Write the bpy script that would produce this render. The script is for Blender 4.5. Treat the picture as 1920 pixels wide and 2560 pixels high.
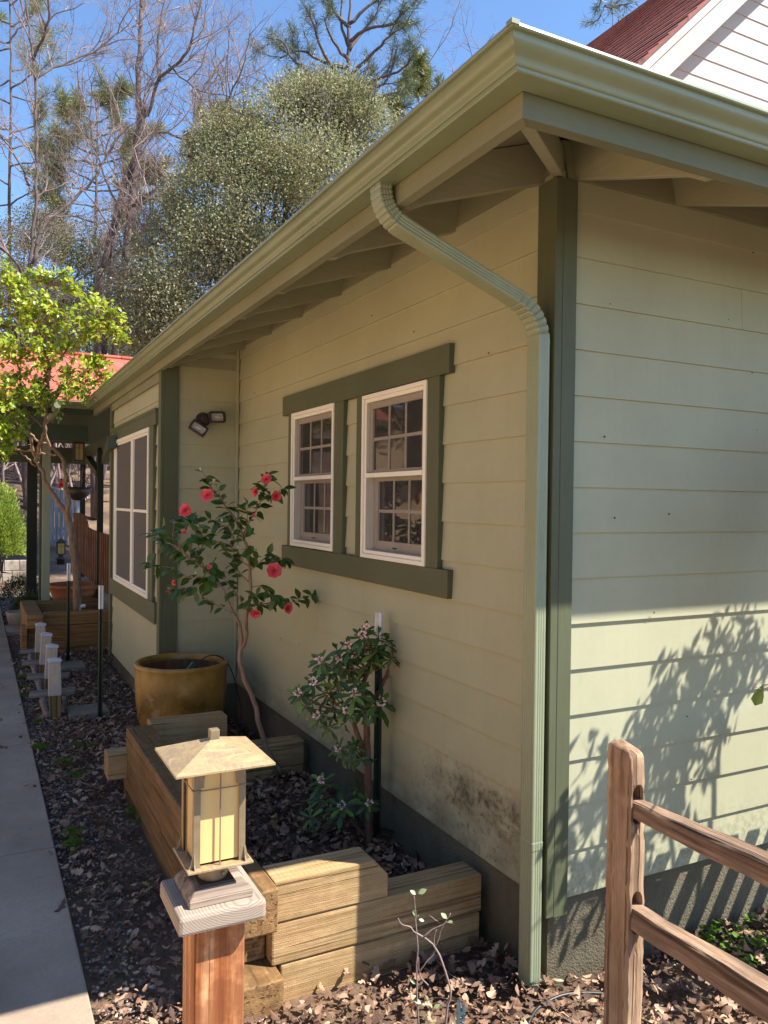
import bpy, math, random
import numpy as np
from mathutils import Vector, Matrix
random.seed(7); rng = np.random.default_rng(7)
for o in list(bpy.data.objects): bpy.data.objects.remove(o)
sc = bpy.context.scene
COL = sc.collection

# ---------------- camera ----------------
YAW, PITCH, ROLL = 0.47443181, -0.01174504, 0.0124409
FPX = 1990.0
CAM = Vector((-1.89294, -2.32395, 1.79144))
_f = Vector((math.sin(YAW)*math.cos(PITCH), math.cos(YAW)*math.cos(PITCH), math.sin(PITCH)))
_r = _f.cross(Vector((0, 0, 1))).normalized(); _u = _r.cross(_f)
CR = _r*math.cos(ROLL) + _u*math.sin(ROLL); CU = -_r*math.sin(ROLL) + _u*math.cos(ROLL); CF = _f
cd = bpy.data.cameras.new('camera'); cam = bpy.data.objects.new('camera', cd); COL.objects.link(cam)
m = Matrix((CR, CU, -CF)).transposed().to_4x4(); m.translation = CAM
cam.matrix_world = m
cd.sensor_fit = 'VERTICAL'; cd.sensor_height = 24; cd.lens = 24*FPX/2560
cd.clip_start = .05; cd.clip_end = 1000
sc.camera = cam
# ---------------- sky and sun ----------------
SUN = Vector((1.3, -1.0, 2.02)).normalized()
ELEV = math.asin(SUN.z); AZ = math.atan2(SUN.x, SUN.y)
w = bpy.data.worlds.new('World'); sc.world = w; w.use_nodes = True
nt = w.node_tree; bg = nt.nodes['Background']
sky = nt.nodes.new('ShaderNodeTexSky'); sky.sky_type = 'NISHITA'; sky.sun_disc = False
sky.sun_elevation = ELEV; sky.sun_rotation = AZ; sky.air_density = 1.0; sky.dust_density = 0; sky.ozone_density = 3.0; sky.altitude = 2500
tn = nt.nodes.new('ShaderNodeMix'); tn.data_type = 'RGBA'; tn.blend_type = 'MULTIPLY'; tn.inputs[0].default_value = 1; tn.inputs[7].default_value = (.92,1.0,1.02,1)
nt.links.new(sky.outputs[0], tn.inputs[6]); nt.links.new(tn.outputs[2], bg.inputs[0]); bg.inputs[1].default_value = .12
sd = bpy.data.lights.new('sun', 'SUN'); sun = bpy.data.objects.new('sun', sd); COL.objects.link(sun)
sd.energy = 4.6; sd.angle = math.radians(.53); sd.color = (1, .94, .85)
sun.rotation_euler = SUN.to_track_quat('Z', 'Y').to_euler()
vs = sc.view_settings; vs.view_transform = 'Standard'; vs.look = 'None'; vs.exposure = 1.45; vs.gamma = 1

# ---------------- projection helpers (a pixel of the 1920x2560 photo to a point at a real depth/plane) ----------------
def ray(px, py): return CR*((px-960)/FPX) + CU*((1280-py)/FPX) + CF
def at(px, py, d): return CAM + ray(px, py)*d
def hit(px, py, ax, v):
    r = ray(px, py); return CAM + r*((v-CAM[ax])/r[ax])

# ---------------- mesh helpers ----------------
class MB:
    def __init__(s): s.v = []; s.f = []; s.sm = []
    def add(s, vs, fs, smooth=False):
        n = len(s.v); s.v += [tuple(p) for p in vs]; s.f += [tuple(i+n for i in f) for f in fs]; s.sm += [smooth]*len(fs)
    def box(s, x0, x1, y0, y1, z0, z1):
        s.add([(x0,y0,z0),(x1,y0,z0),(x1,y1,z0),(x0,y1,z0),(x0,y0,z1),(x1,y0,z1),(x1,y1,z1),(x0,y1,z1)],
              [(0,3,2,1),(4,5,6,7),(0,1,5,4),(1,2,6,5),(2,3,7,6),(3,0,4,7)])
    def hexa(s, p):
        s.add(p, [(0,3,2,1),(4,5,6,7),(0,1,5,4),(1,2,6,5),(2,3,7,6),(3,0,4,7)])
    def bar(s, a, b, wd, ht, up=(0,0,1)):
        a = Vector(a); b = Vector(b); d = (b-a).normalized(); r = d.cross(Vector(up))
        if r.length < 1e-4: r = d.cross(Vector((1,0,0)))
        r.normalize(); u = r.cross(d); r *= wd/2; u *= ht/2
        s.hexa([a-r-u, a+r-u, b+r-u, b-r-u, a-r+u, a+r+u, b+r+u, b-r+u])
    def prism(s, poly, vec, smooth=False):
        n = len(poly); vec = Vector(vec); P = [Vector(p) for p in poly]
        s.add(P+[p+vec for p in P], [tuple(range(n))[::-1], tuple(range(n, 2*n))]+[(i,(i+1)%n,n+(i+1)%n,n+i) for i in range(n)], smooth)
    def tube(s, pts, rad, n=6, smooth=True, cap=True, sq=None):
        pts = [Vector(p) for p in pts]
        if not hasattr(rad, '__len__'): rad = [rad]*len(pts)
        base = len(s.v); up = None
        for i, p in enumerate(pts):
            a = pts[max(i-1, 0)]; b = pts[min(i+1, len(pts)-1)]; d = (b-a)
            if d.length < 1e-9: d = Vector((0,0,1))
            d.normalize()
            if up is None:
                up = Vector((0,0,1)) if abs(d.z) < .9 else Vector((1,0,0))
            r = d.cross(up)
            if r.length < 1e-5: r = d.orthogonal()
            r.normalize(); up = r.cross(d)
            for k in range(n):
                t = 2*math.pi*(k+.5)/n
                s.v.append(tuple(p + r*math.cos(t)*rad[i] + up*math.sin(t)*rad[i]))
        for i in range(len(pts)-1):
            for k in range(n):
                s.f.append((base+i*n+k, base+i*n+(k+1)%n, base+(i+1)*n+(k+1)%n, base+(i+1)*n+k)); s.sm.append(smooth)
        if cap:
            s.f.append(tuple(base+k for k in range(n))[::-1]); s.sm.append(False)
            s.f.append(tuple(base+(len(pts)-1)*n+k for k in range(n))); s.sm.append(False)
    def lathe(s, c, prof, n=32, smooth=True):
        b = len(s.v)
        for r, z in prof:
            for k in range(n):
                t = 2*math.pi*k/n; s.v.append((c[0]+r*math.cos(t), c[1]+r*math.sin(t), c[2]+z))
        for i in range(len(prof)-1):
            for k in range(n):
                s.f.append((b+i*n+k, b+i*n+(k+1)%n, b+(i+1)*n+(k+1)%n, b+(i+1)*n+k)); s.sm.append(smooth)
    def build(s, name, mt, parent=None, bev=0, seg=2, sharp=None):
        me = bpy.data.meshes.new(name); me.from_pydata(s.v, [], s.f); me.update()
        if mt: me.materials.append(mt)
        if any(s.sm): me.polygons.foreach_set('use_smooth', s.sm)
        if sharp: me.set_sharp_from_angle(angle=math.radians(sharp))
        return link(name, me, parent, bev, seg)
def link(name, me, parent=None, bev=0, seg=2):
    o = bpy.data.objects.new(name, me); COL.objects.link(o)
    if parent:
        o.parent = parent
        if tuple(parent.location) != (0,0,0) and not parent.get('_local'):
            o.matrix_parent_inverse = Matrix.Translation(-Vector(parent.location))
    if bev:
        b = o.modifiers.new('bevel', 'BEVEL'); b.width = bev; b.segments = seg; b.limit_method = 'ANGLE'; b.angle_limit = math.radians(40)
    return o
def nmesh(name, V, F, mt, parent=None, smooth=False):
    """fast mesh from numpy: V (n,3), F (m,k)"""
    me = bpy.data.meshes.new(name); V = np.asarray(V, dtype=np.float32); F = np.asarray(F, dtype=np.int32)
    k = F.shape[1]; me.vertices.add(len(V)); me.vertices.foreach_set('co', V.ravel())
    me.loops.add(F.size); me.loops.foreach_set('vertex_index', F.ravel())
    me.polygons.add(len(F)); me.polygons.foreach_set('loop_start', np.arange(0, F.size, k, dtype=np.int32))
    me.polygons.foreach_set('loop_total', np.full(len(F), k, dtype=np.int32))
    if smooth: me.polygons.foreach_set('use_smooth', np.ones(len(F), dtype=bool))
    me.update(calc_edges=True); me.materials.append(mt)
    return link(name, me, parent)
def tag(o, label=None, cat=None, group=None, kind=None):
    if label: o['label'] = label
    if cat: o['category'] = cat
    if group: o['group'] = group
    if kind: o['kind'] = kind
    return o
def thing(name, label, cat, loc=(0,0,0), group=None):
    o = bpy.data.objects.new(name, None); COL.objects.link(o); o.location = loc; o.empty_display_size = .1
    return tag(o, label, cat, group)

# ---------------- materials ----------------
def lin(c): return tuple((x/12.92 if x <= .04045 else ((x+.055)/1.055)**2.4) for x in c)
class N:
    def __init__(s, name):
        s.m = bpy.data.materials.new(name); s.m.use_nodes = True; s.t = s.m.node_tree
        s.p = s.t.nodes['Principled BSDF']; s.out = s.t.nodes['Material Output']
        s.co = s.t.nodes.new('ShaderNodeTexCoord').outputs['Object']
    def new(s, k, **kw):
        n = s.t.nodes.new(k)
        for a, b in kw.items(): setattr(n, a, b)
        return n
    def l(s, a, b): s.t.links.new(a, b)
    def mapped(s, scale=(1,1,1), loc=(0,0,0), rot=(0,0,0)):
        n = s.new('ShaderNodeMapping'); n.inputs['Scale'].default_value = scale; n.inputs['Location'].default_value = loc; n.inputs['Rotation'].default_value = rot
        s.l(s.co, n.inputs[0]); return n.outputs[0]
    def noise(s, vec, scale, detail=5, rough=.6, dist=0):
        n = s.new('ShaderNodeTexNoise'); n.inputs['Scale'].default_value = scale; n.inputs['Detail'].default_value = detail
        n.inputs['Roughness'].default_value = rough; n.inputs['Distortion'].default_value = dist; s.l(vec, n.inputs['Vector']); return n.outputs[0]
    def ramp(s, fac, stops):
        n = s.new('ShaderNodeValToRGB'); e = n.color_ramp.elements
        while len(e) < len(stops): e.new(.5)
        for i, (p, c) in enumerate(stops):
            e[i].position = p; e[i].color = (*c, 1) if len(c) == 3 else c
        s.l(fac, n.inputs[0]); return n.outputs[0]
    def val(s, fac, a, b, lo=0, hi=1):
        n = s.new('ShaderNodeMapRange'); s.l(fac, n.inputs[0])
        for i, x in enumerate((a, b, lo, hi)): n.inputs[i+1].default_value = x
        return n.outputs[0]
    def mix(s, fac, a, b, mode='MIX'):
        n = s.new('ShaderNodeMix', data_type='RGBA', blend_type=mode)
        for sock, x in ((n.inputs[0], fac), (n.inputs[6], a), (n.inputs[7], b)):
            if hasattr(x, 'is_linked'): s.l(x, sock)
            elif isinstance(x, (tuple, list)): sock.default_value = (*x, 1)
            else: sock.default_value = x
        return n.outputs[2]
    def math(s, op, a, b=0):
        n = s.new('ShaderNodeMath', operation=op)
        for i, x in enumerate((a, b)):
            if hasattr(x, 'is_linked'): s.l(x, n.inputs[i])
            else: n.inputs[i].default_value = x
        return n.outputs[0]
    def bump(s, h, strength=.3, dist=.01):
        n = s.new('ShaderNodeBump'); n.inputs['Strength'].default_value = strength; n.inputs['Distance'].default_value = dist
        s.l(h, n.inputs['Height']); s.l(n.outputs[0], s.p.inputs['Normal']); return n
    def base(s, c):
        if hasattr(c, 'is_linked'): s.l(c, s.p.inputs['Base Color'])
        else: s.p.inputs['Base Color'].default_value = (*c, 1)
    def rough(s, r):
        if hasattr(r, 'is_linked'): s.l(r, s.p.inputs['Roughness'])
        else: s.p.inputs['Roughness'].default_value = r
    def island(s): return s.new('ShaderNodeNewGeometry').outputs['Random Per Island']
def mul(c, k): return tuple(x*k for x in c)

def wood(name, cols, axis='y', rough=.75, fine=60, bump=.35, dist=.003, weather=None, dashes=False):
    """cols: dark, mid, light; grain along axis"""
    n = N(name); a = {'x':0,'y':1,'z':2}[axis]
    sc1 = [1,1,1]; sc1[a] = .045
    v = n.mapped(tuple(sc1))
    g1 = n.noise(v, fine, 6, .65, .3); g2 = n.noise(v, fine*.22, 3, .5, 1.2)
    big = n.noise(n.mapped((1,1,1)), 3.2, 4, .6)
    c = n.ramp(g1, [(.36, cols[0]), (.5, cols[1]), (.63, cols[2])])
    c2 = n.ramp(g2, [(.38, mul(cols[0], .8)), (.60, cols[2])])
    c = n.mix(.35, c, c2)
    c = n.mix(n.val(big, .3, .7, 0, .35), c, cols[0])
    h = n.math('ADD', n.math('MULTIPLY', g1, .6), n.math('MULTIPLY', g2, .5))
    # checks: thin dark splits along the grain
    sc2 = [1,1,1]; sc2[a] = .02
    ck = n.noise(n.mapped(tuple(sc2), (3.1,.7,5)), fine*.9, 2, .5)
    ckm = n.val(ck, .355, .385, 1, 0)
    c = n.mix(n.math('MULTIPLY', ckm, .65), c, mul(cols[0], .35))
    h = n.math('SUBTRACT', h, n.math('MULTIPLY', ckm, .7))
    if dashes:   # incising marks of treated timber
        b = n.new('ShaderNodeTexBrick'); b.inputs['Scale'].default_value = 1; b.offset = .5
        b.inputs['Mortar Size'].default_value = .0012; b.inputs['Brick Width'].default_value = .018; b.inputs['Row Height'].default_value = .0075
        b.inputs['Color1'].default_value = b.inputs['Color2'].default_value = (1,1,1,1); b.inputs['Mortar'].default_value = (0,0,0,1)
        rot = {'y': (0, math.radians(90), math.radians(90)), 'x': (math.radians(90), 0, 0), 'z': (0, math.radians(90), 0)}[axis]
        n.l(n.mapped((1,1,1), rot=rot), b.inputs['Vector'])
        nm = n.val(n.noise(n.mapped(), 30, 3), .35, .55, 0, .5)
        c = n.mix(n.math('MULTIPLY', n.math('SUBTRACT', 1, b.outputs['Fac']), 0), c, c)
        c = n.mix(n.math('MULTIPLY', b.outputs['Fac'], nm), c, mul(cols[0], .5))
    if weather: # (colour, amount, scale)
        wn = n.noise(n.mapped((1,1,1), (7,3,1)), weather[2], 5, .65)
        c = n.mix(n.val(wn, .42, .68, 0, weather[1]), c, weather[0])
    n.base(c); n.rough(rough); n.bump(h, bump, dist); n.p.inputs['Specular IOR Level'].default_value = .25
    return n.m
def paint(name, col, rough=.55, var=.12, grain=None, bump=.12, stain=None):
    n = N(name)
    big = n.noise(n.mapped((1,1,1)), 1.7, 5, .6); fine = n.noise(n.mapped((1,1,1)), 45, 4, .6)
    c = n.mix(n.val(big, .3, .7), mul(col, 1-var), mul(col, 1+var*.6))
    c = n.mix(n.val(fine, .35, .75, 0, .10), c, mul(col, .6))
    hgt = fine
    if grain:
        a = {'x':0,'y':1,'z':2}[grain]; s_ = [1,1,1]; s_[a] = .06
        g = n.noise(n.mapped(tuple(s_)), 70, 5, .6, .2); hgt = g
        c = n.mix(n.val(g, .35, .65, 0, .25), c, mul(col, .65))
    # small specks and nail dimples
    vo = n.new('ShaderNodeTexVoronoi', feature='DISTANCE_TO_EDGE') if False else n.new('ShaderNodeTexVoronoi')
    vo.inputs['Scale'].default_value = 5; n.l(n.mapped(), vo.inputs['Vector'])
    sp = n.val(vo.outputs['Distance'], .012, .02, 1, 0)
    c = n.mix(n.math('MULTIPLY', sp, .7), c, mul(col, .25))
    if stain:
        isl = n.island(); c = n.mix(n.val(isl, 0, 1, 0, .14), c, mul(col, .72))
        st = n.noise(n.mapped((1,1,.07)), 22, 4, .6); c = n.mix(n.val(st, .5, .8, 0, .10), c, mul(col, .5)); c = stain(n, c)
    n.base(c); n.rough(rough); n.bump(hgt, bump, .002); n.p.inputs['Specular IOR Level'].default_value = .35
    return n.m
def boxmask(n, lo, hi, soft):
    """smooth mask of a world box"""
    sp = n.new('ShaderNodeSeparateXYZ'); n.l(n.co, sp.inputs[0]); out = None
    for i in range(3):
        if lo[i] is None: continue
        a = n.new('ShaderNodeMapRange'); a.interpolation_type = 'SMOOTHSTEP'; n.l(sp.outputs[i], a.inputs[0]); a.inputs[1].default_value = lo[i]-soft[i]; a.inputs[2].default_value = lo[i]+soft[i]
        b = n.new('ShaderNodeMapRange'); b.interpolation_type = 'SMOOTHSTEP'; n.l(sp.outputs[i], b.inputs[0]); b.inputs[1].default_value = hi[i]+soft[i]; b.inputs[2].default_value = hi[i]-soft[i]
        q = n.math('MULTIPLY', a.outputs[0], b.outputs[0]); out = q if out is None else n.math('MULTIPLY', out, q)
    return out
def mildew(n, c):
    # black mildew above the foundation by the downspout, splashed dirt along the lowest boards
    k = boxmask(n, (None,0,0), (None,0,0), (0,0,0)) if False else None
    m1 = boxmask(n, (-.2,-.1,.47), (.1,.75,.62), (.05,.35,.09))
    s1 = n.noise(n.mapped((1,1,1), (2,1,0)), 34, 6, .75); s0 = n.noise(n.mapped((1,1,2)), 6, 3, .5)
    f1 = n.math('MULTIPLY', m1, n.val(n.math('ADD', n.math('MULTIPLY', s1, .5), n.math('MULTIPLY', s0, .6)), .42, .66))
    m2 = boxmask(n, (-.2,-.1,.25), (.1,1.0,.62), (.05,.3,.12))
    f2 = n.math('MULTIPLY', m2, n.val(s1, .53, .62, 0, .75))
    m3 = boxmask(n, (-.2,-.2,.2), (.1,4.2,.42), (.1,.1,.16))
    f3 = n.math('MULTIPLY', m3, n.val(s0, .35, .65, .15, .75))
    m4 = boxmask(n, (.0,-.2,.28), (1.3,.02,.46), (.1,.1,.16))
    f4 = n.math('MULTIPLY', m4, n.val(s1, .44, .6, 0, .8))
    c = n.mix(f3, c, (.13,.10,.06)); c = n.mix(n.math('MULTIPLY', f2, .8), c, (.10,.08,.05))
    c = n.mix(n.math('MULTIPLY', f1, .95), c, (.038,.026,.016)); c = n.mix(f4, c, (.09,.075,.045))
    return c
SAGE = (.388, .383, .25)
OLIVE = (.092, .103, .054)
mt = {}
mt['siding'] = paint('siding_paint', SAGE, .6, .10, stain=mildew)
mt['siding_y'] = mt['siding']
mt['cream'] = paint('cream_siding_paint', (.47,.44,.38), .6, .06)
mt['trim_z'] = paint('olive_trim_z', OLIVE, .6, .15, 'z', .5)
mt['trim_y'] = paint('olive_trim_y', OLIVE, .6, .15, 'y', .5)
mt['trim_x'] = paint('olive_trim_x', OLIVE, .6, .15, 'x', .5)
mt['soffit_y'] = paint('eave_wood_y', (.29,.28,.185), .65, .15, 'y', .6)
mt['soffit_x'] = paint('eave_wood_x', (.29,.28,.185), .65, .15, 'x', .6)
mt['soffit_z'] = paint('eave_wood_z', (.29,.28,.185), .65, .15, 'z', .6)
mt['fascia_x'] = paint('fascia_x', (.15,.16,.095), .6, .15, 'x', .5)
mt['fascia_y'] = paint('fascia_y', (.22,.22,.135), .6, .15, 'y', .5)
mt['rake'] = paint('rake_paint', (.50,.48,.41), .6, .25, 'x', .3)
def metal_paint(name, col, rough=.32):
    n = N(name); b = n.noise(n.mapped(), 2.5, 4); c = n.mix(n.val(b, .3, .7), mul(col, .88), mul(col, 1.08))
    d = n.noise(n.mapped((1,1,.25)), 18, 5, .7); c = n.mix(n.val(d, .55, .8, 0, .3), c, mul(col, .55))
    n.base(c); n.rough(n.val(b, .2, .8, rough-.06, rough+.12)); n.bump(b, .05, .01); n.p.inputs['Specular IOR Level'].default_value = .6; return n.m
mt['gutter'] = metal_paint('gutter_paint', (.185,.22,.13), .30)
mt['spout'] = metal_paint('downspout_paint', (.235,.265,.165), .35)
mt['dkgreen'] = paint('dark_green_porch', (.05,.068,.04), .5, .1)
mt['white'] = paint('white_vinyl', (.82,.78,.67), .4, .04, bump=.03)
mt['sash'] = paint('vinyl_sash', (.46,.40,.34), .45, .04, bump=.03)
def simple(name, col, rough=.5, metal=0, var=.1, sc_=20, bump=.1):
    n = N(name); b = n.noise(n.mapped(), sc_, 5, .6); n.base(n.mix(n.val(b, .3, .7), mul(col, 1-var), mul(col, 1+var)))
    n.rough(rough); n.p.inputs['Metallic'].default_value = metal; n.bump(b, bump, .003); return n.m
g = N('window_glass'); g.base((.012,.013,.013)); g.rough(.03); g.p.inputs['Specular IOR Level'].default_value = .9
gb = g.noise(g.mapped((1,1,1)), 2.2, 2, .5); g.bump(gb, .06, .02); mt['glass'] = g.m
s_ = N('insect_screen'); s_.base((.085,.078,.072)); s_.rough(.8); s_.p.inputs['Alpha'].default_value = .24; mt['screen'] = s_.m
s_ = N('sun_screen'); s_.base((.10,.095,.088)); s_.rough(.8); s_.p.inputs['Alpha'].default_value = .88; mt['screen2'] = s_.m
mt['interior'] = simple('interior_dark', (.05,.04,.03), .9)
mt['bronze'] = simple('bronze_metal', (.05,.035,.028), .45, .3)
mt['lens'] = simple('flood_lens', (.45,.42,.38), .15, .0, .3, 60)
mt['black'] = simple('black_plastic', (.015,.015,.015), .45)
mt['dkpost'] = simple('green_steel', (.018,.035,.022), .4, .2, .3, 30)
mt['whitecap'] = simple('white_cap', (.72,.70,.66), .5, 0, .12, 12)
mt['pvc'] = simple('white_pvc', (.75,.73,.68), .35)
mt['terracotta'] = simple('terracotta', (.42,.16,.06), .8, 0, .2)
mt['pipe'] = simple('grey_green_pipe', (.28,.38,.34), .5)
# concrete, foundation
def concrete(name, col, dark, bump=.5, sc_=30, pebbly=0):
    n = N(name); a = n.noise(n.mapped(), 1.3, 6, .65); b = n.noise(n.mapped(), sc_, 6, .7); s2 = n.noise(n.mapped((1,1,1),(9,2,1)), 9, 4, .7)
    c = n.mix(n.val(a, .35, .65), dark, col); c = n.mix(n.val(b, .45, .75, 0, .35), c, mul(dark, .7)); c = n.mix(n.val(s2, .6, .72, 0, .35), c, mul(dark, .5))
    h = b
    if pebbly:
        vo = n.new('ShaderNodeTexVoronoi'); vo.inputs['Scale'].default_value = pebbly; n.l(n.mapped(), vo.inputs['Vector']); h = n.math('SUBTRACT', b, n.math('MULTIPLY', vo.outputs['Distance'], .8))
    n.base(c); n.rough(.9); n.bump(h, bump, .006); n.p.inputs['Specular IOR Level'].default_value = .2; return n.m
mt['walk'] = concrete('sidewalk_concrete', (.42,.325,.24), (.27,.205,.15), .4, 70)
mt['found'] = concrete('foundation_stucco', (.17,.15,.10), (.085,.072,.045), .6, 60, 110)
mt['paver'] = concrete('paver_concrete', (.24,.21,.16), (.17,.145,.11), .3, 50)
mt['stone'] = concrete('retaining_stone', (.38,.33,.27), (.22,.18,.14), .8, 20, 12)
# soil
n = N('soil'); a = n.noise(n.mapped(), 2.1, 6, .6); b = n.noise(n.mapped(), 26, 8, .75); vo = n.new('ShaderNodeTexVoronoi'); vo.inputs['Scale'].default_value = 38; n.l(n.mapped(), vo.inputs['Vector'])
c = n.mix(n.val(a, .35, .65), (.085,.045,.028), (.15,.085,.055)); c = n.mix(n.val(b, .4, .7), c, (.05,.032,.022)); c = n.mix(n.val(n.noise(n.mapped(), .55, 3), .45, .6, 0, .75), c, (.22,.145,.085))
n.base(c); n.rough(.95); n.bump(n.math('SUBTRACT', b, n.math('MULTIPLY', vo.outputs['Distance'], .6)), 1, .02); mt['soil'] = n.m
# timber
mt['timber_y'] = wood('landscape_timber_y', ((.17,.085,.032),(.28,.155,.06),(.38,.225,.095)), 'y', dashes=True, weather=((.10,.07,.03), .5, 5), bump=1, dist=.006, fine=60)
mt['timber_x'] = wood('landscape_timber_x', ((.30,.175,.075),(.44,.28,.13),(.56,.375,.19)), 'x', dashes=True, weather=((.22,.18,.075), .4, 3), bump=1, dist=.006, fine=60)
mt['timber_far'] = wood('landscape_timber_far', ((.14,.07,.022),(.27,.14,.045),(.38,.21,.075)), 'x')
mt['redwood'] = wood('redwood_post', ((.24,.07,.022),(.46,.165,.055),(.74,.40,.20)), 'z', dashes=True, fine=60, bump=.8)
mt['greywood_x'] = wood('weathered_cap', ((.12,.085,.065),(.27,.205,.155),(.40,.31,.24)), 'x', fine=60, bump=.8, dist=.003)
mt['rail_y'] = wood('split_rail_y', ((.07,.04,.024),(.32,.20,.125),(.52,.36,.24)), 'y', fine=42, bump=1, dist=.012, weather=((.09,.065,.05), .6, 6))
mt['rail_z'] = wood('split_rail_z', ((.16,.08,.04),(.46,.29,.165),(.66,.46,.29)), 'z', fine=38, bump=1, dist=.010, weather=((.20,.13,.09), .5, 5))
mt['slat'] = wood('grey_slat', ((.10,.08,.07),(.22,.18,.15),(.34,.29,.25)), 'x')
mt['picket'] = wood('cedar_picket', ((.10,.04,.02),(.26,.115,.05),(.42,.22,.11)), 'z')
mt['picket_gap_shade'] = wood('cedar_picket_gap_shade', ((.04,.014,.008),(.09,.032,.016),(.15,.06,.03)), 'z')  # dark copy on alternate pickets, standing in for the shaded gaps between them
mt['bluewood'] = wood('blue_grey_board', ((.09,.10,.12),(.19,.21,.24),(.30,.32,.34)), 'z')
# roof shingles
def shingle(name, c0, c1, rot, dark=.5, rowh=.14):
    n = N(name); b = n.new('ShaderNodeTexBrick'); b.inputs['Scale'].default_value = 1; b.inputs['Brick Width'].default_value = .32; b.inputs['Row Height'].default_value = rowh
    b.inputs['Mortar Size'].default_value = .006; b.inputs['Color1'].default_value = (*c0,1); b.inputs['Color2'].default_value = (*c1,1); b.inputs['Mortar'].default_value = (*mul(c0,.3),1)
    n.l(n.mapped((1,1,1), rot=rot), b.inputs['Vector'])
    nn = n.noise(n.mapped(), 7, 5, .7); c = n.mix(n.val(nn, .5, .66, 0, dark), b.outputs['Color'], (.03,.015,.015)); f = n.noise(n.mapped(), 160, 3)
    c = n.mix(n.val(f, .4, .7, 0, .3), c, mul(c0,.5)); n.base(c); n.rough(.9); n.bump(f, .4, .003); return n.m
mt['shingle_red'] = shingle('red_shingle', (.38,.088,.052), (.48,.13,.08), (math.radians(-22.6),0,0), .0)
# leaves
def leafmat(name, c0, c1, trans=.35, rough=.35, extra=None, spec=.5):
    n = N(name); r = n.island(); c = n.mix(r, c0, c1)
    if extra: c = n.mix(n.val(n.math('FRACT', n.math('MULTIPLY', r, 7.13)), extra[1], extra[1]+.01), c, extra[0])
    n.base(c); n.rough(rough); n.p.inputs['Specular IOR Level'].default_value = spec
    if trans:
        t = n.new('ShaderNodeBsdfTranslucent'); mx = n.new('ShaderNodeMixShader'); mx.inputs[0].default_value = trans
        n.l(n.mix(.5, c, n.mix(.0, (.9,1,.3), (.9,1,.3)), 'MULTIPLY'), t.inputs[0]); n.l(n.p.outputs[0], mx.inputs[1]); n.l(t.outputs[0], mx.inputs[2]); n.l(mx.outputs[0], n.out.inputs[0])
    return n.m
mt['camellia'] = leafmat('camellia_leaf', (.035,.085,.016), (.11,.19,.035), .28, .33)
mt['daphne'] = leafmat('daphne_leaf', (.03,.075,.018), (.085,.16,.035), .25, .4, ((.16,.26,.045), .88))
mt['pink'] = leafmat('camellia_petal', (.80,.085,.12), (.90,.20,.22), .25, .6)
mt['palepink'] = leafmat('daphne_flower', (.85,.50,.50), (.95,.80,.76), .2, .6)
mt['bud'] = simple('bud', (.45,.48,.25), .5)
mt['citrus'] = leafmat('bright_leaf', (.18,.31,.02), (.50,.56,.07), .42, .35, ((.55,.42,.03), .955))
mt['oak'] = leafmat('oak_leaf', (.15,.155,.07), (.46,.43,.26), .3, .7, None, .2)
mt['oakdark'] = leafmat('oak_leaf_dark', (.085,.085,.042), (.27,.25,.14), .2, .7, None, .2)
mt['pine'] = leafmat('pine_needle', (.05,.075,.03), (.16,.18,.07), .2, .5)
mt['pine2'] = leafmat('pine_needle_gold', (.085,.11,.03), (.26,.25,.08), .25, .5)
mt['conifer'] = leafmat('conifer_leaf', (.16,.25,.03), (.42,.48,.10), .35, .5)
mt['shrubdk'] = leafmat('dark_shrub_leaf', (.02,.04,.012), (.06,.10,.025), .15, .4)
mt['cover'] = leafmat('clover_leaf', (.05,.12,.01), (.16,.30,.03), .35, .4)
mt['mossm'] = leafmat('moss', (.07,.12,.01), (.16,.22,.02), .2, .8)
mt['sapleaf'] = leafmat('sapling_leaf', (.22,.30,.14), (.34,.42,.22), .35, .4)
n = N('dead_leaf'); r = n.island(); r2 = n.math('FRACT', n.math('MULTIPLY', r, 13.7))
c = n.ramp(r, [(0,(.07,.038,.026)),(.35,(.17,.09,.055)),(.7,(.31,.185,.115)),(1,(.49,.33,.22))]); c = n.mix(n.val(r2, .994, .996), c, (.45,.33,.06))
n.base(c); n.rough(.75); t_ = n.new('ShaderNodeBsdfTranslucent'); n.l(c, t_.inputs[0]); mx = n.new('ShaderNodeMixShader'); mx.inputs[0].default_value = .15
n.l(n.p.outputs[0], mx.inputs[1]); n.l(t_.outputs[0], mx.inputs[2]); n.l(mx.outputs[0], n.out.inputs[0]); mt['dead'] = n.m
n = N('pebble'); r = n.island(); n.base(n.ramp(r, [(0,(.07,.05,.045)),(.5,(.19,.14,.12)),(1,(.42,.35,.30))])); n.rough(.7); mt['pebble'] = n.m
def bark(name, a, b, s=18):
    n = N(name); v = n.mapped((1,1,.3)); q = n.noise(v, s, 6, .7); n.base(n.ramp(q, [(.35,a),(.65,b)])); n.rough(.9); n.bump(q, .6, .01); return n.m
mt['bark_camellia'] = bark('bark_camellia', (.20,.12,.075), (.34,.22,.15), 40)
mt['bark_daphne'] = bark('bark_daphne', (.12,.055,.03), (.24,.12,.07), 50)
mt['bark_grey'] = bark('bark_grey', (.055,.038,.034), (.15,.11,.095), 8)
mt['bark_twig'] = bark('bark_twig', (.16,.11,.095), (.34,.25,.22), 6)
mt['bark_tan'] = bark('bark_tan', (.13,.085,.05), (.30,.21,.14), 25)
mt['bark_dark'] = bark('bark_dark', (.04,.028,.022), (.10,.075,.06), 10)
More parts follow.
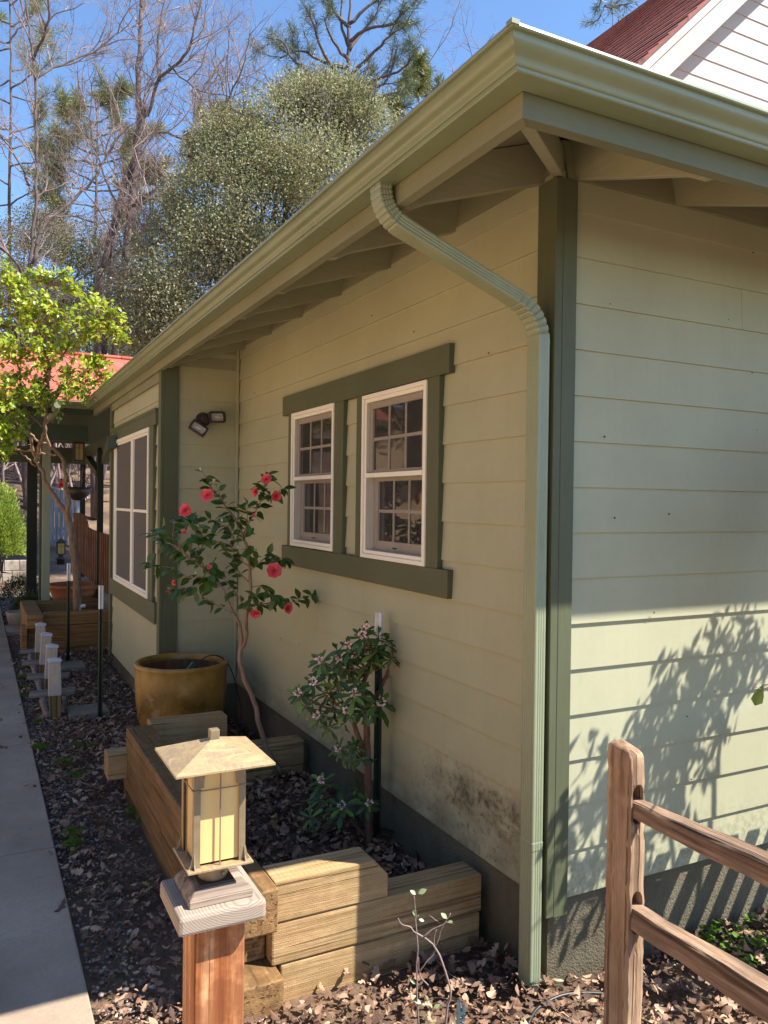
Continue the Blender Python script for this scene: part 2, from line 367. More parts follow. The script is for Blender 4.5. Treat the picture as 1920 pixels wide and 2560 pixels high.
# glazed pot
n = N('ochre_glaze'); a = n.noise(n.mapped(), 4, 6, .65); b = n.noise(n.mapped((1,1,.25)), 14, 5, .6); s2 = n.noise(n.mapped((1,1,1),(4,4,4)), 5, 4, .6)
c = n.ramp(a, [(.3,(.15,.082,.018)),(.55,(.31,.17,.034)),(.75,(.42,.26,.065))]); c = n.mix(n.val(b, .5, .7, 0, .5), c, (.16,.085,.025)); c = n.mix(n.val(s2, .60, .66, 0, .4), c, (.45,.34,.18))
n.base(c); n.rough(n.val(a, .3, .7, .22, .5)); n.bump(b, .15, .004); mt['glaze'] = n.m
n = N('pot_inside'); n.base(n.ramp(n.noise(n.mapped((1,1,.3)), 20, 4), [(.3,(.05,.022,.01)),(.7,(.16,.075,.03))])); n.rough(.7); mt['potin'] = n.m
# amber glass, brushed brass
n = N('amber_glass'); a = n.noise(n.mapped((1,1,.2)), 30, 4); n.base(n.mix(a, (.62,.41,.15), (.73,.52,.25))); n.rough(.25); mt['amber'] = n.m
n = N('brushed_brass'); a = n.noise(n.mapped((1.0,.25,1), rot=(0,0,.6)), 60, 6, .7, 2.0); b = n.noise(n.mapped((.25,1,1), rot=(0,0,-.3)), 50, 6, .7, 1.5)
k = n.math('MAXIMUM', a, b); n.base(n.ramp(k, [(.46,(.27,.195,.12)),(.62,(.42,.295,.14)),(.78,(.60,.44,.20))])); n.rough(.5); n.p.inputs['Metallic'].default_value = .15; mt['brass'] = n.m
mt['pewter'] = simple('aged_brass', (.22,.165,.095), .5, .2, .2, 30)
mt['amberdull'] = simple('amber_far', (.40,.26,.06), .3)
mt['red'] = simple('red_feeder', (.45,.02,.02), .3)
mt['tie'] = simple('green_tie', (.03,.12,.07), .5)
n = N('cap_end_grain'); wv = n.new('ShaderNodeTexWave', wave_type='RINGS', rings_direction='Y'); wv.inputs['Scale'].default_value = 75; wv.inputs['Distortion'].default_value = 3.5; wv.inputs['Detail'].default_value = 3; wv.inputs['Detail Scale'].default_value = 1.2
n.l(n.mapped((1,.08,1), (1.47,0,-1.15)), wv.inputs['Vector']); gg = n.noise(n.mapped((.25,1,1)), 70, 4); cc_ = n.ramp(wv.outputs['Fac'], [(.05,(.21,.16,.12)),(.35,(.28,.22,.17)),(.9,(.33,.265,.205))]); cc_ = n.mix(n.val(gg,.4,.65,0,.45), cc_, (.30,.235,.19)); n.base(cc_); n.rough(.8); n.bump(wv.outputs['Fac'], .12, .001); mt['capend'] = n.m
mt['solar'] = paint('path_light_shell', (.42,.37,.33), .45, .12, 'z', .1)
mt['solartop'] = simple('path_light_cap', (.50,.50,.53), .3)
mt['solarlens'] = simple('path_light_lens', (.45,.36,.24), .3)

# ================= SETTING: ground, sidewalk =================
def hill(x, y):
    d = max(0, y-15.5) ; h = .21*d*min(1, d/9.)
    return min(h, 9+.05*d) if d > 0 else 0
xs = np.concatenate([np.linspace(-90,-14,20), np.linspace(-12,14,60), np.linspace(16,90,20)]); ys = np.concatenate([np.linspace(-40,-6,10), np.linspace(-5,16,50), np.linspace(17,40,40), np.linspace(44,220,30)])
V = []; F = []
for y in ys:
    for x in xs:
        bmp = .008*math.sin(x*5.1+y*3.3)+.006*math.sin(x*11.7-y*7.9)
        V.append((x, y, hill(x, y)-.03+(bmp if -1.5 < x < 3 else -.02) + (.25*math.sin(x*.35+y*.2)*min(1,max(0,(y-18)/10.)))))
nx = len(xs)
for j in range(len(ys)-1):
    for i in range(nx-1): F.append((j*nx+i, j*nx+i+1, (j+1)*nx+i+1, (j+1)*nx+i))
tag(nmesh('ground', V, F, mt['soil'], smooth=True), kind='structure')
mb = MB(); y = -6.0
cuts = [-6, -1.9, .10, 2.02, 3.94, 5.86, 7.8, 9.7, 11.6, 13.5]
for a, b in zip(cuts[:-1], cuts[1:]): mb.box(-2.95, -1.522, a+.006, b-.006, -.12, .02)
mb.box(-2.94, -1.535, -6, 13.5, -.12, .006)
mb.box(-1.516, -1.17, 9.3, 9.9, -.12, .02)
tag(mb.build('sidewalk', mt['walk'], bev=.008), kind='structure')

mb = MB(); mb.box(-14, -3.0, -9, 15, -.12, .0)  # unseen tan ground, added to bounce warm light onto the left wall
tag(mb.build('bounce_ground', concrete('bounce_ground_tan', (.66,.46,.27), (.56,.38,.21), .5, 40)), kind='structure')
V = []; F = []; hx_ = np.linspace(-6.5,-34,26); hy_ = np.linspace(-34,50,50)  # unseen slope, added for warm bounce and to block the low sky
for y in hy_:
    for x in hx_: t_ = -x-6.5; V.append((x, y, -.03+.50*t_*min(1,t_/5.)*(1-.35*min(1,t_/26.))+.18*math.sin(x*1.1+y*.7)*min(1,t_/3.)))
for j in range(len(hy_)-1):
    for i in range(len(hx_)-1): a_ = j*len(hx_)+i; F.append((a_,a_+len(hx_),a_+len(hx_)+1,a_+1))
tag(nmesh('bounce_slope', V, F, concrete('bounce_slope_tan', (.50,.33,.18), (.34,.21,.11), .8, 12), smooth=True), kind='structure')
# ================= HOUSE =================
house = thing('house', 'sage green lap-sided house with olive trim, green gutter and red shingle gable', 'house', (0,0,0))
GZ = 2.857 # gutter bottom
def siding(name, org, ud, nd, L, zb, ztop, holes=(), mat_='siding', joints=()):
    """boards on a wall: org (x,y), ud unit along, nd outward normal; holes (u0,u1,z0,z1)"""
    mb = MB()
    def P(u, o, z): return (org[0]+ud[0]*u+nd[0]*o, org[1]+ud[1]*u+nd[1]*o, z)
    lv = [z for z in zb if z < ztop-.01]+[ztop]
    for i in range(len(lv)-1):
        z0, z1 = lv[i], lv[i+1]
        js = sorted([j[0] for j in joints if j[1] == i]); segs = []
        e = [0]+js+[L]
        for a, b in zip(e[:-1], e[1:]): segs.append((a+(.0009 if a else 0), b-(.0009 if b < L else 0), z0, z1))
        for h in holes:
            out = []
            for (a, b, c, d) in segs:
                if h[1] <= a or h[0] >= b or h[3] <= c or h[2] >= d: out.append((a,b,c,d)); continue
                if h[0] > a: out.append((a, h[0], c, d))
                if h[1] < b: out.append((h[1], b, c, d))
                a2, b2 = max(a,h[0]), min(b,h[1])
                if h[2] > c: out.append((a2,b2,c,h[2]))
                if h[3] < d: out.append((a2,b2,h[3],d))
            segs = out
        for a, b, c, d in segs:
            oc = -.010*(c-z0)/.175; od = -.010*(d-z0)/.175
            seg_n = max(1, int((b-a)/.5)); 
            mb.hexa([P(a,-.035,c),P(b,-.035,c),P(b,oc,c),P(a,oc,c),P(a,-.035,d),P(b,-.035,d),P(b,od,d),P(a,od,d)])
    return mb.build(name, mt[mat_], house)
LZ = [.311+.1748*k for k in range(17)]; RZ = [.316+.1715*k for k in range(17)]
# windows on the left wall: u = 4.0-y is not used; u runs along +y
W1 = (1.973, 2.672, 1.50, 2.374); W2 = (.892, 1.584, 1.495, 2.368)
siding('wall', (0,0), (0,1), (-1,0), 3.985, LZ, 3.02, [(W1[0]+.01,W1[1]-.01,W1[2]+.01,W1[3]-.01),(W2[0]+.01,W2[1]-.01,W2[2]+.01,W2[3]-.01)],
       joints=((1.62,5),(2.25,4),(1.85,6),(1.22,4),(2.9,14),(2.35,14),(2.9,12),(3.3,9)))
siding('wall', (0,0), (1,0), (0,-1), 5.0, RZ, 3.0, joints=((1.0,13),(.82,0),(1.9,5),(2.3,9)))
siding('wall', (-.595,3.965), (1,0), (0,-1), .595, LZ, 3.02)
OW = (4.405, 6.195, .97, 2.39)
siding('wall', (-.60,3.965), (0,1), (-1,0), 2.60, [.17]+LZ, 2.80, [(OW[0]-3.965+.01,OW[1]-3.965-.01,OW[2]+.01,OW[3]-.01)], joints=((.25,9),(2.4,5)))
mb = MB()  # dark rooms and framing behind the boards, ending in the far wall
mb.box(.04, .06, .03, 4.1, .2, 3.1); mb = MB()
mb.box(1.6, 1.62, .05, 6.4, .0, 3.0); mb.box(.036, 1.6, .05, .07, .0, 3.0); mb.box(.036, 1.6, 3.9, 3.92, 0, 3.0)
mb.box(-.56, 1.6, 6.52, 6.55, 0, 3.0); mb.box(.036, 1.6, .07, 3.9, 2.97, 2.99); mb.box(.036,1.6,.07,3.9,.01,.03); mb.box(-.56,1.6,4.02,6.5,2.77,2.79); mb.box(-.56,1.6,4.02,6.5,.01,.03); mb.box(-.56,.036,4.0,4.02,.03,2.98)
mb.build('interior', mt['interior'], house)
mb = MB() # foundation
mb.box(.02, 5.0, .02, .10, -.15, .335); mb.box(.02, .10, .10, 4.0, -.15, .33); mb.box(-.575, .02, 3.985, 4.05, -.15, .32); mb.box(-.58, -.5, 4.05, 6.5, -.15, .19)
mb.build('foundation', mt['found'], house)
mb = MB(); mb.lathe((0,0,0), [(0,-.0035),(.0035,-.0018),(.0035,.0018),(0,.0035)], 6)
nail = mb.build('nail_head', simple('nail_rust', (.09,.06,.03), .8), house); nail.location = (-.0105,1.05,2.62)
for k in range(44):
    L_ = k % 2
    if L_: u = random.uniform(.12,3.9); z = random.choice(LZ[1:])+random.uniform(.01,.03) if random.random() < .5 else random.uniform(.6,2.9); p_ = (-.0105,u,z)
    else: u = random.uniform(.12,2.0); z = random.choice(RZ[1:])+random.uniform(.01,.03) if random.random() < .5 else random.uniform(.5,2.9); p_ = (u,-.0105,z)
    if L_ and .70 < u < 2.9 and 1.34 < z < 2.55: continue
    c_ = nail.copy(); COL.objects.link(c_); c_.parent = house; c_.location = p_; c_.scale = (random.uniform(.5,1.2),)*3
# corner boards
def cboard(b, m_): mb = MB(); mb.box(*b); return mb.build('corner_board', mt[m_], house, bev=.003)
cboard((-.022,.012,-.022,.085,.27,2.985), 'trim_z'); cboard((.0125,.078,-.022,.012,.265,2.985), 'trim_z')
mb = MB(); mb.box(.036,.0375,-.0235,-.0222,.3,2.97); 
cboard((-.622,-.595,3.945,4.04,.13,2.80), 'trim_z'); cboard((-.5945,-.485,3.945,3.964,.2,2.835), 'trim_z')
cboard((-.622,-.595,6.47,6.56,.13,2.80), 'trim_z')
cboard((-.022,-.001,3.945,3.9645,.31,3.01), 'siding')
# frieze strip where fascia meets outer wall
mb = MB(); mb.box(-.618,-.600,4.04,6.47,2.72,2.80); mb.build('frieze_board', mt['fascia_y'], house)
# fascia (mitred), 2x6
def sweep2(mb, prof, x1=5.0, y1=7.5, porch=-3.3, fx=.64, smooth=False):
    """profile of (outward from wall, z) swept along the front eave, the corner, the side eave and the porch eave"""
    n = len(prof); rows = []
    for (o, z) in prof:
        rows.append([(x1,-o,z), (-o,-o,z), (-o, y1-(o-fx), z), (porch, y1-(o-fx), z)])
    vs = [p for r in rows for p in r]; fs = []
    for i in range(n):
        j = (i+1) % n
        for k in range(3): fs.append((i*4+k, j*4+k, j*4+k+1, i*4+k+1))
    mb.add(vs, fs, smooth)
def sweep(name, prof, mat_, closed=True, smooth=False, segs=(0,1,2), sharp=None, parent=None):
    mb = MB(); n = len(prof); x1, y1, porch, fx = 5.0, 7.78, -3.3, .64
    for s in segs:
        vs = []; fs = []
        for (o, z) in prof:
            pts = [(x1,-o,z), (-o,-o,z), (-o, y1-(o-fx), z), (porch, y1-(o-fx), z)]
            vs += [pts[s], pts[s+1]]
        for i in range(n if closed else n-1):
            j = (i+1) % n; fs.append((i*2, j*2, j*2+1, i*2+1))
        fs.append(tuple(range(0, 2*n, 2))[::-1]) if closed else None
        fs.append(tuple(range(1, 2*n, 2))) if closed else None
        mb.add(vs, fs, smooth)
    return mb.build(name, mt[mat_], parent or house, sharp=sharp)
fp = [(.64,2.80),(.64,2.925),(.60,2.925),(.60,2.80)]
fp = [(.64,2.792),(.64,2.925),(.602,2.925),(.602,2.792)]
sweep('fascia', fp, 'fascia_x', segs=(0,)); sweep('fascia', fp, 'fascia_y', segs=(1,))
gp = [(.642,2.936),(.645,2.857),(.714,2.857),(.717,2.860),(.718,2.867),(.723,2.869),(.726,2.874),(.728,2.884),(.732,2.890),(.740,2.895),(.748,2.900),(.754,2.906),(.757,2.914),(.758,2.924),(.769,2.925),(.771,2.929),(.770,2.936),(.765,2.938),(.756,2.937),(.755,2.931),(.752,2.931),(.750,2.92),(.72,2.875),(.71,2.861),(.65,2.861),(.648,2.936)]
sweep('gutter', gp, 'gutter', smooth=True, sharp=32, segs=(0,1))
mb = MB(); mb.box(-.775,-.752,-.775,-.752,2.928,2.9395)   # mitre patch at the corner
for k in range(4): mb.box(-.7195-.012*k,-.7185-.012*k,-.719-.012*k,-.716-.012*k,2.868+.013*k,2.882+.013*k)
mb.build('gutter_joint', mt['gutter'], house)
# roof deck (4:12 hip) with shingles above
def roofplane(o, z0=2.93): return z0+.333*(.70-o)
mb = MB(); t = .02; hx = 6.5
def rz(x, y, add=0): return 2.935+.333*(min(x, y)+.66)+add
top = [(-.70,-.70),(5.0,-.70),(5.0,5.0)]; left = [(-.70,-.70),(5.0,5.0),(5.0,8.0),(-.70,8.0)]
mb = MB()
for poly in (top, left):
    P = [Vector((x, y, 2.925+.333*(min(x,y)+.70))) for x, y in poly]; mb.add(P+[p+Vector((0,0,.018)) for p in P], [tuple(range(len(P)))[::-1], tuple(range(len(P),2*len(P)))])
mb.build('roof_deck', mt['soffit_x'], house)
mb = MB()
for poly in (top, left):
    P = [Vector((x, y, 2.925+.333*(min(x,y)+.70)+.02)) for x, y in poly]; mb.prism(P, (0,0,.012))
mb.build('roof', mt['shingle_red'], house)
# rafter tails
def rafter(y, side):
    mb = MB(); h = .14
    def zt(o): return 2.922+.333*(.70-o)
    prof = [(-.12, zt(-.12)), (.600, zt(.600)), (.600, 2.795), (.565, 2.80), (.50, zt(.50)-h-.012), (0.0, zt(0)-h-.015), (-.12, zt(-.12)-h-.015)]
    if side == 'L': mb.prism([(-o, y, z) for o, z in prof], (0,.038,0))
    else: mb.prism([(y, -o, z) for o, z in prof][::-1], (.038,0,0))
    mb.build('rafter_tail', mt['soffit_x' if side == 'L' else 'soffit_y'], house, bev=.002, seg=1)
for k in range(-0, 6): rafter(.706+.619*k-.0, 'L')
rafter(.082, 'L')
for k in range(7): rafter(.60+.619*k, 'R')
mb = MB(); mb.box(0,1,0,1,0,1); mb = MB()
# first rafters either side of the hip
rafter(.082, 'R')
a = Vector((-.61,-.61,2.845)); b = Vector((.12,.12,3.085)); mb.bar(a, b, .04, .10); mb.build('hip_rafter', mt['soffit_x'], house, bev=.002, seg=1)
# blocking between the rafters above the wall
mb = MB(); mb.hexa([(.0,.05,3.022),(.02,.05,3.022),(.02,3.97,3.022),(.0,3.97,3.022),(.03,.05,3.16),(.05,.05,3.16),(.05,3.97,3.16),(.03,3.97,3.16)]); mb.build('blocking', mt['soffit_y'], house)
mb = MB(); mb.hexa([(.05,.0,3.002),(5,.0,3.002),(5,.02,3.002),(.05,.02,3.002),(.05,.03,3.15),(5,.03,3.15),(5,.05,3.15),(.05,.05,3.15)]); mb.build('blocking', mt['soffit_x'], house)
# soffit over the alcove's far end
mb = MB(); mb.box(-.6,0,3.967,3.985,2.84,3.05)
mb.build('blocking', mt['soffit_x'], house)

# downspout
ds = MB()
def spout_section(p, d, wdir, w, t, flute=True):
    """closed loop around p, perpendicular to d; w along wdir, t across"""
    d = Vector(d).normalized(); wv = (Vector(wdir)-d*Vector(wdir).dot(d)).normalized(); tv = d.cross(wv)
    pts = []; nW, nT = 14, 10
    def edge(a, b, n_):
        out = []
        for i in range(n_):
            u = i/n_; off = -.0016 if (i % 2 == 1 and 1 < i < n_-1) else 0
            out.append((u, off))
        return out
    cs = [(-w/2,-t/2),(w/2,-t/2),(w/2,t/2),(-w/2,t/2)]; nr = [(0,-1),(1,0),(0,1),(-1,0)]; cn = [nW,nT,nW,nT]
    for k in range(4):
        a, b = cs[k], cs[(k+1)%4]
        for u, off in edge(a, b, cn[k]):
            x = a[0]+(b[0]-a[0])*u+nr[k][0]*off; y = a[1]+(b[1]-a[1])*u+nr[k][1]*off
            if u == 0: x *= .96; y *= .94
            pts.append(Vector(p)+wv*x+tv*y)
    return pts
def spout_path(path, name, scale=1.0, w=.074, t=.050):
    mb = MB(); n = None; base = 0
    for i, (p, d, s) in enumerate(path):
        L_ = spout_section(p, d, (0,1,0), w*s, t*s) if abs(Vector(d).normalized().y) < .8 else spout_section(p, d, (0,0,1), w*s, t*s)
        n = len(L_); mb.v += [tuple(q) for q in L_]
        if i:
            for k in range(n): mb.f.append(((i-1)*n+k, (i-1)*n+(k+1)%n, i*n+(k+1)%n, i*n+k)); mb.sm.append(False)
    return mb.build(name, mt['spout'], house)
p0 = Vector((-.682,.085,2.868)); p1 = Vector((-.682,.085,2.765)); p2 = Vector((-.062,.020,2.49)); p3 = Vector((-.062,.020,.03))
def elbow(a, b, c, r, n=16):
    """arc from a-b to b-c with crimps; returns (point, dir, scale)"""
    d1 = (b-a).normalized(); d2 = (c-b).normalized(); out = []
    for i in range(n*2+1):
        t = i/(n*2); q = (b-d1*r)*(1-t)**2+b*2*t*(1-t)+(b+d2*r)*t*t; dd = (d1*(1-t)+d2*t).normalized()
        out.append((q, dd, .925 if (i % 4 == 2 and 1 < i < 2*n-2) else 1.02))
    return out
def fix(path):
    """keep the section frame steady: direction used only for its plane"""
    return path
def spout_sec2(p, d, w, t):
    d = Vector(d).normalized(); wv = Vector((0,1,0)); wv = (wv-d*wv.dot(d)).normalized(); return d, wv
path = [(p0,(0,0,-1),1),(Vector((p1.x,p1.y,2.85)),(0,0,-1),1)]+elbow(p0,p1,p2,.085)+[(p1.lerp(p2,.25),(p2-p1),.97),(p1.lerp(p2,.82),(p2-p1),.97)]+elbow(p1,p2,p3,.115)+[(Vector((p2.x,p2.y,2.38)),(0,0,-1),1.03),(Vector((p2.x,p2.y,2.375)),(0,0,-1),1),(Vector((p2.x,p2.y,.56)),(0,0,-1),1),(Vector((p2.x,p2.y,.555)),(0,0,-1),1.04),(Vector((p2.x,p2.y,.53)),(0,0,-1),1.04),(Vector((p2.x,p2.y,.525)),(0,0,-1),1.0),(p3,(0,0,-1),1)]
spout_path(path, 'downspout')
mb = MB(); mb.tube([(-.062-.055,.0-.02,.05),(-.062+.03,-.03,.05),(-.02,.05,.05),(-.10,.075,.05),(-.115,-.02,.05)], .004, 5); mb.build('base_strap', mt['dkpost'], house)

# ---- double-hung windows on the left wall ----
def dh_window(y0, y1, z0, z1):
    mb = MB(); X = -.030; fw = .040
    def rect(mb, ya, yb, za, zb, wd, xa, xb, wb=None):
        wb = wb or wd
        mb.box(xa, xb, ya, ya+wd, za, zb); mb.box(xa, xb, yb-wd, yb, za, zb); mb.box(xa+.0005, xb, ya+wd, yb-wd, zb-wd, zb); mb.box(xa+.0005, xb, ya+wd, yb-wd, za, za+wb)
    rect(mb, y0, y1, z0, z1, .022, X, .06); rect(mb, y0+.022, y1-.022, z0+.022, z1-.022, .020, X+.009, .06)
    fr = mb.build('window', mt['white'], house, bev=.0025)
    iy0, iy1, iz0, iz1 = y0+.042, y1-.042, z0+.042, z1-.042; zm = z0+(z1-z0)*.505
    mb = MB(); mb.box(X+.006, X+.016, iy0, iy1, zm-.012, zm+.012); mb.build('screen_rail', mt['white'], fr, bev=.002)
    for nm, (za, zb, xs_, wd) in {'upper_sash': (zm-.005, iz1, -.002, .034), 'lower_sash': (iz0, zm+.02, .026, .052)}.items():
        mb = MB(); rect(mb, iy0+.004, iy1-.004, za, zb, wd, xs_, xs_+.024); mb.build('sash', mt['sash'], fr, bev=.003)
        gy0, gy1, gz0, gz1 = iy0+.004+wd, iy1-.004-wd, za+wd, zb-wd
        mb = MB(); mb.box(xs_+.012, xs_+.016, gy0, gy1, gz0, gz1); mb.build('pane', mt['glass'], fr)
        mb = MB()
        for k in (1, 2): yy = gy0+(gy1-gy0)*k/3; mb.box(xs_+.008, xs_+.0118, yy-.008, yy+.008, gz0, gz1)
        zz = (gz0+gz1)/2; mb.box(xs_+.0075, xs_+.0116, gy0, gy1, zz-.008, zz+.008)
        mb.build('muntin', mt['sash'], fr)
    mb = MB(); mb.add([(X+.0125,iy0,iz0),(X+.0125,iy1,iz0),(X+.0125,iy1,iz1),(X+.0125,iy0,iz1)], [(0,1,2,3)]); mb.build('screen', mt['screen'], fr)
    mb = MB(); yc = (iy0+iy1)/2-.02; mb.box(X+.0135, X+.022, yc-.018, yc+.018, iz0+.02, iz0+.028); mb.build('latch', mt['black'], fr)
dh_window(*W1); dh_window(*W2)
mb = MB(); T = -.022
mb.box(T-.003, .006, .700, 2.855, 2.374, 2.505)
mb.build('window_header', mt['trim_y'], house, bev=.003)
mb = MB(); mb.box(T-.003, .006, .690, 2.845, 1.366, 1.494); mb.build('window_apron', mt['trim_y'], house, bev=.003)
for a, b in ((W1[1], 2.745), (1.845, W1[0]), (W2[1], 1.667), (.785, W2[0])):
    mb = MB(); mb.box(T, .006, a, b, 1.494, 2.374); mb.build('window_casing', mt['trim_z'], house, bev=.003)
# ---- sliding window on the outer wall ----
y0, y1, z0, z1 = OW; X = -.632
mb = MB()
for (ya, yb, za, zb, wd, xa) in ((y0,y1,z0,z1,.035,X),(y0+.035,y1-.035,z0+.035,z1-.035,.022,X+.01)):
    mb.box(xa,-.55,ya,ya+wd,za,zb); mb.box(xa,-.55,yb-wd,yb,za,zb); mb.box(xa+.0005,-.55,ya+wd,yb-wd,zb-wd,zb); mb.box(xa+.0005,-.55,ya+wd,yb-wd,za,za+wd)
ymid = 5.19; mb.box(X+.004,-.56,ymid-.045,ymid+.045,z0+.05,z1-.05)
fr = mb.build('window', mt['white'], house, bev=.003)
mb = MB()
for a, b in ((y0+.057, ymid-.045), (ymid+.045, y1-.057)): mb.box(X+.012, X+.02, a, b, 1.68, 1.705)
mb.build('screen_rail', mt['white'], fr)
mb = MB()
for a, b in ((y0+.05, ymid-.04), (ymid+.04, y1-.05)): mb.add([(X+.022,a,z0+.05),(X+.022,b,z0+.05),(X+.022,b,z1-.05),(X+.022,a,z1-.05)], [(0,1,2,3)])
mb.build('screen', mt['screen2'], fr)
mb = MB(); mb.box(X+.05, X+.056, y0+.05, y1-.05, z0+.05, z1-.05); mb.build('pane', mt['glass'], fr)
mb = MB(); mb.box(-.625,-.595,4.14,6.42,2.392,2.52); mb.box(-.631,-.626,4.12,6.44,2.495,2.525); mb.build('window_header', mt['trim_y'], house, bev=.003)
mb = MB(); mb.box(-.625,-.595,4.12,6.44,.80,.968); mb.build('window_apron', mt['trim_y'], house, bev=.003)
for a, b in ((4.24, y0), (y1, 6.33)):
    mb = MB(); mb.box(-.622,-.595,a,b,.968,2.392); mb.build('window_casing', mt['trim_z'], house, bev=.003)

# ---- upper gable, cream siding, red roof ----
GY = 2.5; sl = .965
def gx(z): return 2.982+(z-5.299)/sl
mb = MB(); lap = .166; z = 3.6
while z < 8.6:
    x0 = max(gx(z)+.0, 2.0); x0b = gx(z+lap)
    a = max(1.0, gx(z)-.12); b = gx(z+lap)-.12
    mb.hexa([(max(a,1.2),GY+.05,z),(7.5,GY+.05,z),(7.5,GY,z),(max(a,1.2),GY,z),(max(b,1.2),GY+.05,z+lap),(7.5,GY+.05,z+lap),(7.5,GY+.007,z+lap),(max(b,1.2),GY+.007,z+lap)])
    z += lap
mb.build('gable_wall', mt['cream'], house)
# roof slab: shingle courses run along y
a = Vector((2.70,2.15,5.294)); U = Vector((1,0,sl)).normalized(); Nn = Vector((-sl,0,1)).normalized()
rx0 = -1.9; mb = MB(); course = .14; k0 = -14
for k in range(k0, 34):
    o = a+Vector((0,-.0,0))+U*(course*k); th0, th1 = .012+.003*(k%2), .004
    q = [o, o+U*course, o+U*course+Vector((0,6.6,0)), o+Vector((0,6.6,0))]
    mb.hexa([q[0]-Nn*.02,q[1]-Nn*.02,q[2]-Nn*.02,q[3]-Nn*.02,q[0]+Nn*th0,q[1]+Nn*th1,q[2]+Nn*th1,q[3]+Nn*th0])
sh = shingle('gable_shingle', (.24,.075,.06), (.34,.125,.10), (0,0,math.radians(90)), .75, 3.0)
mb.build('gable_roof', sh, house)
mb = MB(); # rake boards
def rake(o0, o1, yy, th, m_, name):
    mb = MB(); p = [a+U*-1.9-Nn*o0, a+U*4.6-Nn*o0, a+U*4.6-Nn*o1, a+U*-1.9-Nn*o1]; p = [Vector((q.x, yy, q.z)) for q in p]
    mb.prism(p, (0,th,0)); mb.build(name, mt[m_], house, bev=.003)
rake(.022, .085, 2.17, .05, 'rake', 'rake_board'); rake(.086, .235, 2.19, .03, 'rake', 'rake_board')
mb = MB(); p = [a+U*-1.9-Nn*.05, a+U*4.6-Nn*.05]; mb.hexa([Vector((p[0].x,2.2,p[0].z)),Vector((p[1].x,2.2,p[1].z)),Vector((p[1].x,2.5,p[1].z)),Vector((p[0].x,2.5,p[0].z))]+[Vector((q.x,yy,q.z))+Nn*.02 for q,yy in ((p[0],2.2),(p[1],2.2),(p[1],2.5),(p[0],2.5))]); mb.build('gable_soffit', mt['rake'], house)

# ================= PORCH beyond the house =================
porch = thing('porch', 'dark green timber porch with red shingle roof beyond the far end of the house', 'porch', (-1,8,0))
sweep('gutter', gp, 'gutter', smooth=True, sharp=32, segs=(2,), parent=porch)
sweep('fascia', fp, 'dkgreen', segs=(2,), parent=porch)
mb = MB(); P = [(-3.4,7.74,2.93),(3.5,7.74,2.93),(3.5,9.86,3.82),(-3.4,9.86,3.82)]; mb.prism([Vector(p) for p in P], (0,0,.03))
P = [(-3.4,9.86,3.82),(3.5,9.86,3.82),(3.5,12.2,2.75),(-3.4,12.2,2.75)]; mb.prism([Vector(p) for p in P], (0,0,.03)); mb.build('roof', mt['shingle_red'], porch)
mb = MB(); mb.tube([(-3.4,9.86,3.865),(3.5,9.86,3.865)], .03, 6); mb.build('ridge_cap', mt['shingle_red'], porch)
mb = MB(); mb.prism([(-3.4,7.80,2.91),(3.4,7.80,2.91),(3.4,9.86,3.79),(-3.4,9.86,3.79)],(0,0,.012)); mb.prism([(-3.4,9.86,3.79),(3.4,9.86,3.79),(3.4,12.2,2.73),(-3.4,12.2,2.73)],(0,0,.012)); mb.build('ceiling', mt['dkgreen'], porch)
for (x, y0_, y1_) in ((-2.6,7.6,11.6),(-2.0,7.6,11.6),(-1.4,7.6,11.6),(-.8,7.6,11.6)):
    mb = MB(); mb.bar((x,y0_,2.84), (x,9.6,3.70), .04, .12, (1,0,0)) if False else mb.hexa([(x,7.8,2.79),(x+.04,7.8,2.79),(x+.04,9.8,3.62),(x,9.8,3.62),(x,7.8,2.905),(x+.04,7.8,2.905),(x+.04,9.8,3.75),(x,9.8,3.75)])
    mb.build('rafter_tail', mt['dkgreen'], porch)
mb = MB(); mb.box(-3.3,-.62,8.42,8.52,2.52,2.72); mb.build('beam', mt['dkgreen'], porch, bev=.005)
mb = MB(); mb.box(-3.3,-.2,11.2,11.3,2.35,2.6); mb.build('beam', mt['dkgreen'], porch)
mb = MB(); mb.box(-.35,-.25,6.6,12.4,2.45,2.62); mb.build('beam', mt['dkgreen'], porch)
mt['dkpost2'] = paint('porch_post_dark', (.014,.017,.011), .7, .1)
def ppost(px0, px1, d, z0, z1, name='post', m_='dkpost2'):
    pc = at((px0+px1)/2, 1300, d); wd = (px1-px0)/FPX*d; mb = MB(); mb.box(pc.x-wd/2, pc.x+wd/2, pc.y-wd/2, pc.y+wd/2, z0, z1)
    return mb.build(name, mt[m_], porch, bev=.004)
ppost(68, 91, 12.8, 0, 2.75); ppost(98, 108, 10.6, 0, 2.6, m_='dkgreen'); ppost(200, 212, 13.2, 0, 2.5); ppost(243, 257, 11.0, .3, 2.5)
mb = MB(); c_ = at(115, 1300, 10.45)
for k in range(4): mb.box(c_.x-.045+.024*k, c_.x-.045+.024*k+.019, c_.y-.03, c_.y+.03, .0, 2.55)
mb.box(c_.x-.047, c_.x+.049, c_.y-.027, c_.y+.03, 0, 2.56); mb.tube([(c_.x,c_.y,2.55),(c_.x,c_.y-.25,2.72),(c_.x,c_.y-.7,2.8),(c_.x,7.46,2.86)], .04, 8)
mb.build('downspout', mt['spout'], porch)
mb = MB(); pA = at(250,1180,11.0); mb.bar(at(248,1185,11.0), at(212,1135,13.0)+Vector((0,0,.0)), .09, .09); mb.bar(at(280,1105,8.0), at(262,1150,10.6), .08, .12); mb.build('brace', mt['dkgreen'], porch)
mb = MB(); mb.box(-.36,3.0,6.62,12.2,.0,.50); mb.build('deck', mt['stone'], porch)

